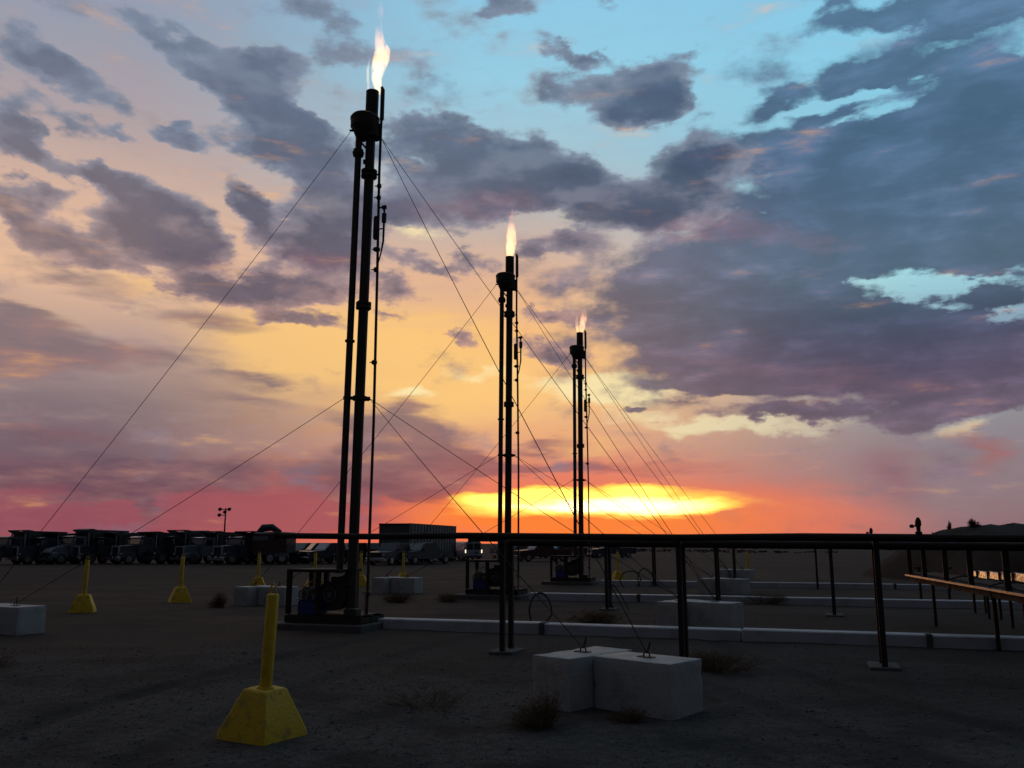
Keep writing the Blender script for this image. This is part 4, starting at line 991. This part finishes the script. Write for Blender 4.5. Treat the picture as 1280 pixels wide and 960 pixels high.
def make_dump_truck(square, col, seed):
    """conventional-cab dump truck, nose toward -Y, standing on z=0"""
    t = thing('dump_truck', 'x', 'dump truck', (0, 0, 0), 0, 'dump trucks parked in a row')
    p = M[col]
    b = MB(); b.box((-.42, 3.6, .78), (.14, 7.4, .22)); b.box((.42, 3.6, .78), (.14, 7.4, .22)); b.build('chassis', M['p_black'], t)
    if square:
        b = MB(); b.prism([(.28, .72), (.28, 1.66), (.36, 1.72), (1.95, 1.84), (1.95, .72)], -.62, .62, 'X'); b.build('hood', p, t)
        b = MB()
        for x in (-.60, .60): b.box((x, .245, 1.22), (.10, .09, 1.02))
        b.box((0, .245, 1.69), (1.10, .09, .11)); b.box((0, .245, .75), (1.10, .09, .08)); g = b.build('grille_surround', M['p_white'], t)
        b = MB(); b.box((0, .262, 1.21), (1.10, .03, .84))
        for i in range(9): b.box((-.48 + .12 * i, .238, 1.21), (.035, .03, .84))
        b.build('grille_bars', M['plastic'], g)
    else:
        b = MB(); b.prism([(.22, .70), (.16, 1.10), (.42, 1.42), (1.95, 1.82), (1.95, .70)], -.66, .66, 'X'); b.build('hood', p, t)
        b = MB(); b.prism([(.145, 1.08), (.20, .74), (.15, .74), (.095, 1.08)], -.46, .46, 'X')
        for i in range(5): b.box((0, .105, .80 + .06 * i), (.92, .03, .025))
        b.build('grille', M['plastic'], t)
    for x in (-1, 1):
        b = MB(); b.prism([(.30, .62), (.36, .98), (.66, 1.16), (1.30, 1.16), (1.62, .98), (1.70, .62)], x * .64, x * 1.12, 'X'); b.build('fender', p, t)
        b = MB(); b.box((x * .86, .33, 1.0), (.26, .08, .20), bev=.02); b.build('headlight', M['lamp_off'], t)
    b = MB(); b.box((0, .10, .56), (2.30, .20, .32), bev=.03); b.build('bumper', M['chrome'] if square else M['p_grey'], t)
    b = MB(); b.prism([(1.96, .72), (1.96, 1.86), (2.20, 2.52), (2.34, 2.60), (3.42, 2.60), (3.46, .72)], -.98, .98, 'X'); c = b.build('cab', p, t)
    b = MB(); b.prism([(1.968, 1.92), (2.165, 2.47), (2.150, 2.475), (1.950, 1.925)], -.86, .86, 'X'); b.build('windshield', M['glass'], c)
    for x in (-1, 1):
        b = MB(); b.prism([(2.20, 1.80), (2.36, 2.42), (3.10, 2.42), (3.10, 1.80)], x * .984, x * .972, 'X'); b.build('side_window', M['glass'], c)
        b = MB(); b.box((x * 1.22, 2.06, 2.06), (.18, .07, .42), bev=.02); b.bar((x * 1.0, 2.12, 2.20), (x * 1.2, 2.06, 2.22), .03, .03); b.bar((x * 1.0, 2.12, 1.90), (x * 1.2, 2.06, 1.90), .03, .03); b.build('mirror', M['chrome'], t)
    b = MB(); b.prism([(2.00, 2.56), (2.14, 2.62), (2.46, 2.66), (2.40, 2.60), (2.14, 2.545)], -.95, .95, 'X'); b.build('sun_visor', M['chrome'] if square else M['p_silver'], t)
    b = MB()
    for x in (-1.04, 1.04): b.cyl((x, 3.55, .9), (x, 3.55, 2.95), .075, n=12)
    b.build('exhaust', M['chrome'], t)
    # dump body with a cab shield that slopes over the roof
    rnd = random.Random(seed); hz = rnd.uniform(-.12, .12); sh = rnd.uniform(.0, .55); lift = rnd.uniform(0, .14)
    side = [(3.75, 1.12), (3.75, 2.80 + hz), (2.75 + sh, 3.02 + hz + lift), (2.80 + sh, 3.12 + hz + lift), (3.80, 3.20 + hz), (4.3, 3.10 + hz), (7.6, 3.04 + hz), (7.9, 1.22)]
    b = MB(); b.prism(side, -1.18, -1.10, 'X'); b.prism(side, 1.10, 1.18, 'X')
    if seed % 2: b.prism([(4.0, 2.9 + hz), (4.6, 3.12 + hz), (6.2, 3.2 + hz), (7.2, 2.85 + hz)], -1.05, 1.05, 'X')
    b.box((0, 3.80, 2.08), (2.2, .08, 1.9)); b.box((0, 7.74, 1.95), (2.2, .08, 1.6)); b.box((0, 5.8, 1.16), (2.2, 4.0, .10)); b.prism([(2.72 + sh, 3.04 + hz + lift), (2.72 + sh, 3.11 + hz + lift), (3.84, 3.21 + hz), (3.84, 3.13 + hz)], -1.10, 1.10, 'X'); d = b.build('dump_body', M['bed'], t)
    for x in (-1, 1):
        for i in range(5):
            b = MB(); b.box((x * 1.21, 4.3 + .78 * i, 2.02), (.06, .10, 1.62)); b.build('rib', M['bed'], d)
    for x in (-.98, .98): wheel(t, (x, 1.0, .50))
    for y in (5.2, 6.5):
        for x in (-.92, .92): wheel(t, (x, y, .50))
    return t
TY = -R(33); SC = .90
TR = [(-42.76, 70.5, False, 'p_grey', 1.0, 'slope-nosed dump truck cut off by the left edge of the photo'), (-40.65, 71.5, True, 'p_blue', .97, 'dump truck with a square grille, first fully in view from the left'),
      (-38.00, 71.5, False, 'p_silver', 1.03, 'slope-nosed dump truck third from the left end of the parked row'), (-36.18, 72.5, True, 'p_black', .98, 'dump truck with a dull square grille, fourth in the parked row from the left'),
      (-32.44, 71.5, True, 'p_grey', 1.0, 'dump truck with a bright square grille, just right of the leftmost gap in the row'), (-30.21, 72.5, False, 'p_black', 1.02, 'dark slope-nosed dump truck in the middle of the parked row'),
      (-27.59, 72.5, True, 'p_silver', .98, 'dump truck with a square grille, second from the right end of the row'), (-23.93, 71.0, True, 'p_blue', 1.0, 'dump truck with the brightest square grille, at the right end of the row')]
for i, (x, y, square, col, k, lab) in enumerate(TR):
    o = make_dump_truck(square, col, i)
    at(o, (x, y, 0), TY + R([4, -3, 2, 0, -5, 3.5, -1, -2][i]), lab); o.scale = (SC, SC, SC * .945 * k)

def make_semi():
    """box trailer standing with its tractor-less landing legs, ribbed side"""
    t = thing('box_trailer', 'long grey ribbed box trailer standing above the parked vehicles', 'trailer', (-9.95, 74.0, 0), 0)
    W, L, H0, H1 = 2.75, 13.4, 1.0, 3.32
    b = MB(); b.box((0, L / 2, (H0 + H1) / 2), (W, L, H1 - H0), bev=.04); bx_ = b.build('box', M['box'], t)
    for i in range(16):
        b = MB(); b.box((W / 2 + .025, .5 + .83 * i, (H0 + H1) / 2), (.05, .09, H1 - H0 - .15)); b.build('rib', M['box'], bx_)
    b = MB()
    for x in (-W / 2 + .03, W / 2 - .03): b.bar((x, .02, H1 + .012), (x, L - .02, H1 + .012), .12, .06)
    b.bar((-W / 2, -.012, H1 - .05), (W / 2, -.012, H1 - .05), .05, .16); b.build('top_rail', M['steel'], bx_)
    b = MB()
    for x in (-.5, .5): b.bar((x, .3, H0 - .16), (x, L - .2, H0 - .16), .14, .30)
    b.build('chassis', M['p_black'], t)
    for x in (-.8, .8):
        b = MB(); b.box((x, 2.6, .45), (.14, .14, .9)); b.box((x, 2.6, .03), (.3, .3, .06)); b.build('landing_leg', M['steel'], t)
    for y in (L - 3.4, L - 2.1, L - .9):
        for x in (-1.05, 1.05): wheel(t, (x, y, .5))
    t.rotation_euler = (0, 0, -atan2(3.1, 13.0))
make_semi()

def make_van(label, loc, rz, pm, lit):
    """van with glazed rear doors toward -Y"""
    t = thing('van', label, 'van', loc, rz)
    b = MB(); b.prism([(-.88, .35), (-.90, 1.05), (-.78, 1.72), (-.62, 1.86), (.62, 1.86), (.78, 1.72), (.90, 1.05), (.88, .35)], 0, 3.6); bd = b.build('body', pm, t)
    b = MB(); b.prism([(3.6, .35), (3.6, 1.80), (4.25, 1.10), (5.0, .98), (5.05, .40)], -.86, .86, 'X'); b.build('hood', pm, t)
    for x in (-1, 1):
        b = MB(); b.prism([(x * .06, 1.08), (x * .06, 1.66), (x * .66, 1.66), (x * .74, 1.08)], -.012, .01); b.build('rear_window', M['glass'], bd)
        for y0, y1 in ((.3, 1.2), (1.35, 2.3), (2.45, 3.4)):
            b = MB(); b.add([(x * .908, y0, 1.12), (x * .908, y1, 1.12), (x * .80, y1, 1.66), (x * .80, y0, 1.66)], [(0, 1, 2, 3)]); b.build('side_window', M['glass'], bd)
        b = MB(); b.box((x * .84, -.02, .92), (.10, .05, .30), bev=.015); b.build('tail_light', M['lamp_on'] if lit else M['lamp_red'], t)
        for y in (.8, 4.1): wheel(t, (x * .78, y, .34), CAR_WHEEL)
    b = MB(); b.box((.3, -.02, .80), (.42, .02, .2)); b.build('number_plate', M['p_silver'], t)
    b = MB(); b.box((0, -.05, .42), (1.74, .14, .2), bev=.03); b.build('bumper', M['plastic'], t)
    return t
v = make_van('white van with glowing lamps standing alone right of the box trailer', (-3.75, 86.0, 0), R(22), M['p_white'], True)

def make_pickup(label, loc, rz, pm, lit=False):
    """pickup truck, nose toward -Y"""
    t = thing('pickup_truck', label, 'pickup truck', loc, rz, 'pickup trucks parked behind the flares')
    b = MB(); b.prism([(0, .45), (.02, 1.0), (1.5, 1.12), (1.5, .45)], -.90, .90, 'X'); b.build('hood', pm, t)
    b = MB(); b.prism([(1.5, .45), (1.5, 1.12), (2.05, 1.72), (3.4, 1.74), (3.6, 1.15), (3.6, .45)], -.88, .88, 'X'); c = b.build('cab', pm, t)
    b = MB(); b.add([(-.80, 1.535, 1.16), (.80, 1.535, 1.16), (.72, 2.0, 1.675), (-.72, 2.0, 1.675)], [(0, 1, 2, 3)]); b.build('windshield', M['glass'], c)
    for v_ in c.children: v_.location = (0, -.012, .012)
    b = MB(); b.box((-.86, 4.55, .82), (.08, 1.9, .7)); b.box((.86, 4.55, .82), (.08, 1.9, .7)); b.box((0, 5.5, .82), (1.66, .08, .7)); b.box((0, 4.55, .55), (1.66, 1.9, .08)); b.build('cargo_bed', pm, t)
    b = MB(); b.box((0, -.03, .78), (1.1, .06, .32))
    for i in range(4): b.box((0, -.065, .67 + .075 * i), (1.08, .02, .03))
    b.build('grille', M['plastic'], t)
    b = MB(); b.box((0, -.08, .48), (1.8, .18, .2), bev=.03); b.build('bumper', M['chrome'], t)
    for x in (-1, 1):
        b = MB(); b.box((x * .74, -.03, .80), (.26, .07, .2), bev=.02); b.build('headlight', M['lamp_on'] if lit else M['lamp_off'], t)
        b = MB(); b.box((x * 1.02, 1.75, 1.18), (.2, .1, .16), bev=.02); b.build('mirror', M['plastic'], t)
        for y in (.85, 4.5): wheel(t, (x * .84, y, .37), CAR_WHEEL)
    return t
PK = [('dark pickup truck with two lit headlights left of the nearest flare stack', (-17.6, 80, 0), R(8), 'p_black', True),
      ('silver pickup truck between the flare stack and the box trailer', (-14.1, 82, 0), R(-20), 'p_silver', False),
      ('grey pickup truck parked right of the dump truck row', (-21.2, 82, 0), R(-35), 'p_grey', False),
      ('blue-grey pickup truck behind the table frame of the nearest skid', (-19.6, 86, 0), R(25), 'p_blue', False),
      ('dark pickup truck half hidden under the right end of the box trailer', (-7.0, 88, 0), R(-30), 'p_black', False)]
PK += [('far dark pickup truck just right of the white van', (-1.2, 96, 0), R(-40), 'p_black', False), ('far grey pickup truck behind the middle flare skid', (.9, 99, 0), R(30), 'p_grey', False),
       ('far dark pickup truck left of the farthest flare stack', (3.6, 101, 0), R(-60), 'p_black', False), ('far red pickup truck behind the farthest blower skid', (6.3, 100, 0), R(50), 'p_red', False),
       ('far blue-grey pickup truck right of the farthest flare stack', (9.2, 104, 0), R(-75), 'p_blue', False), ('black pickup truck tucked behind the dark red service truck', (-24.8, 84, 0), R(-25), 'p_black', False),
       ('dark pickup truck parked under the left end of the box trailer', (-11.6, 79, 0), R(-15), 'p_grey', False)]
PK += [('dark pickup truck in front of the left corner of the box trailer', (-10.6, 68.5, 0), R(-26), 'p_black', False), ('dark grey pickup truck in front of the middle of the box trailer', (-9.0, 70.5, 0), R(-38), 'p_grey', False),
       ('dark red pickup truck behind the middle flare skid, farther off', (.4, 83.0, 0), R(-65), 'p_red', False), ('black pickup truck just left of the nearest flare stack', (-15.6, 75, 0), R(-38), 'p_black', False),
       ('dark blue pickup truck between the red service truck and the lit pickup', (-19.0, 75.5, 0), R(-62), 'p_blue', False), ('dark pickup truck right beside the red service truck', (-17.4, 73.6, 0), R(-45), 'p_grey', False)]
for lab, loc, rz, pm, lit in PK: make_pickup(lab, loc, rz, M[pm], lit)

def make_tanker(label, loc, rz):
    """dark red service truck seen from its side: cab, flat box body, tank"""
    t = thing('service_truck', label, 'truck', loc, rz)
    b = MB(); b.prism([(0, .6), (0, 1.5), (.25, 2.35), (1.5, 2.4), (1.5, .6)], -1.05, 1.05); c = b.build('cab', M['p_red'], t)
    b = MB(); b.prism([(.2, 1.5), (.42, 2.2), (1.2, 2.2), (1.2, 1.5)], -1.065, -1.055); b.build('side_window', M['glass'], c)
    b = MB(); b.box((3.5, 0, 1.0), (3.8, 2.1, .2)); b.build('flatbed', M['p_black'], t)
    b = MB(); b.box((3.6, 0, 1.85), (3.2, 1.9, 1.5), bev=.1); tb = b.build('equipment_box', M['p_red'], t)
    b = MB(); b.box((2.9, -.96, 2.1), (1.3, .03, .35)); b.build('panel', M['p_silver'], tb)
    b = MB(); b.tube([(2.2, 0, 2.62), (2.6, 0, 2.95), (3.4, 0, 3.0), (4.2, 0, 2.62)], [.2, .32, .3, .15], 12); b.build('tarp', M['bed'], t)
    b = MB(); b.box((-.08, 0, .62), (.18, 2.1, .3), bev=.03); b.build('bumper', M['chrome'], t)
    b = MB(); b.box((4.9, -1.08, .75), (1.2, .1, .26), bev=.02); b.build('tool_box', M['p_silver'], t)
    for x in (.85, 3.9, 5.0):
        for y in (-.95, .95):
            w = wheel(t, (x, y, .5)); w.rotation_euler = (0, 0, R(90))
    return t
make_tanker('dark red service truck at the right end of the dump truck row', (-23.4, 74.0, 0), R(-12))

# tall yard lights
def light_mast(label, loc, h, heads, rz=0.0):
    t = thing('light_mast', label, 'light mast', loc, rz)
    b = MB(); b.cyl((0, 0, 0), (0, 0, h), .09, .06, 10); b.build('mast', M['steel'], t)
    b = MB(); b.bar((-.45, 0, h - .12), (.45, 0, h - .12), .07, .07); b.bar((-.45, 0, h - .62), (.05, 0, h - .62), .06, .06); b.build('arm', M['steel'], t)
    for x, z in heads:
        b = MB(); b.tube([(x, .1, h + z), (x, .0, h + z), (x - .05, -.16, h + z - .06), (x - .05, -.2, h + z - .08)], [.07, .11, .16, .14], 12); b.build('floodlight', M['steel'], t)
light_mast('floodlight mast above the left row of trucks', (-25.1, 76.5, 0), 4.72, ((-.42, -.05), (.40, -.05), (-.45, -.55), (.02, -.3)))
light_mast('floodlight on a mast at the right edge, above the dirt mound', (31.6, 52.5, 0), 3.95, ((-.45, -.05), (.40, -.05)))
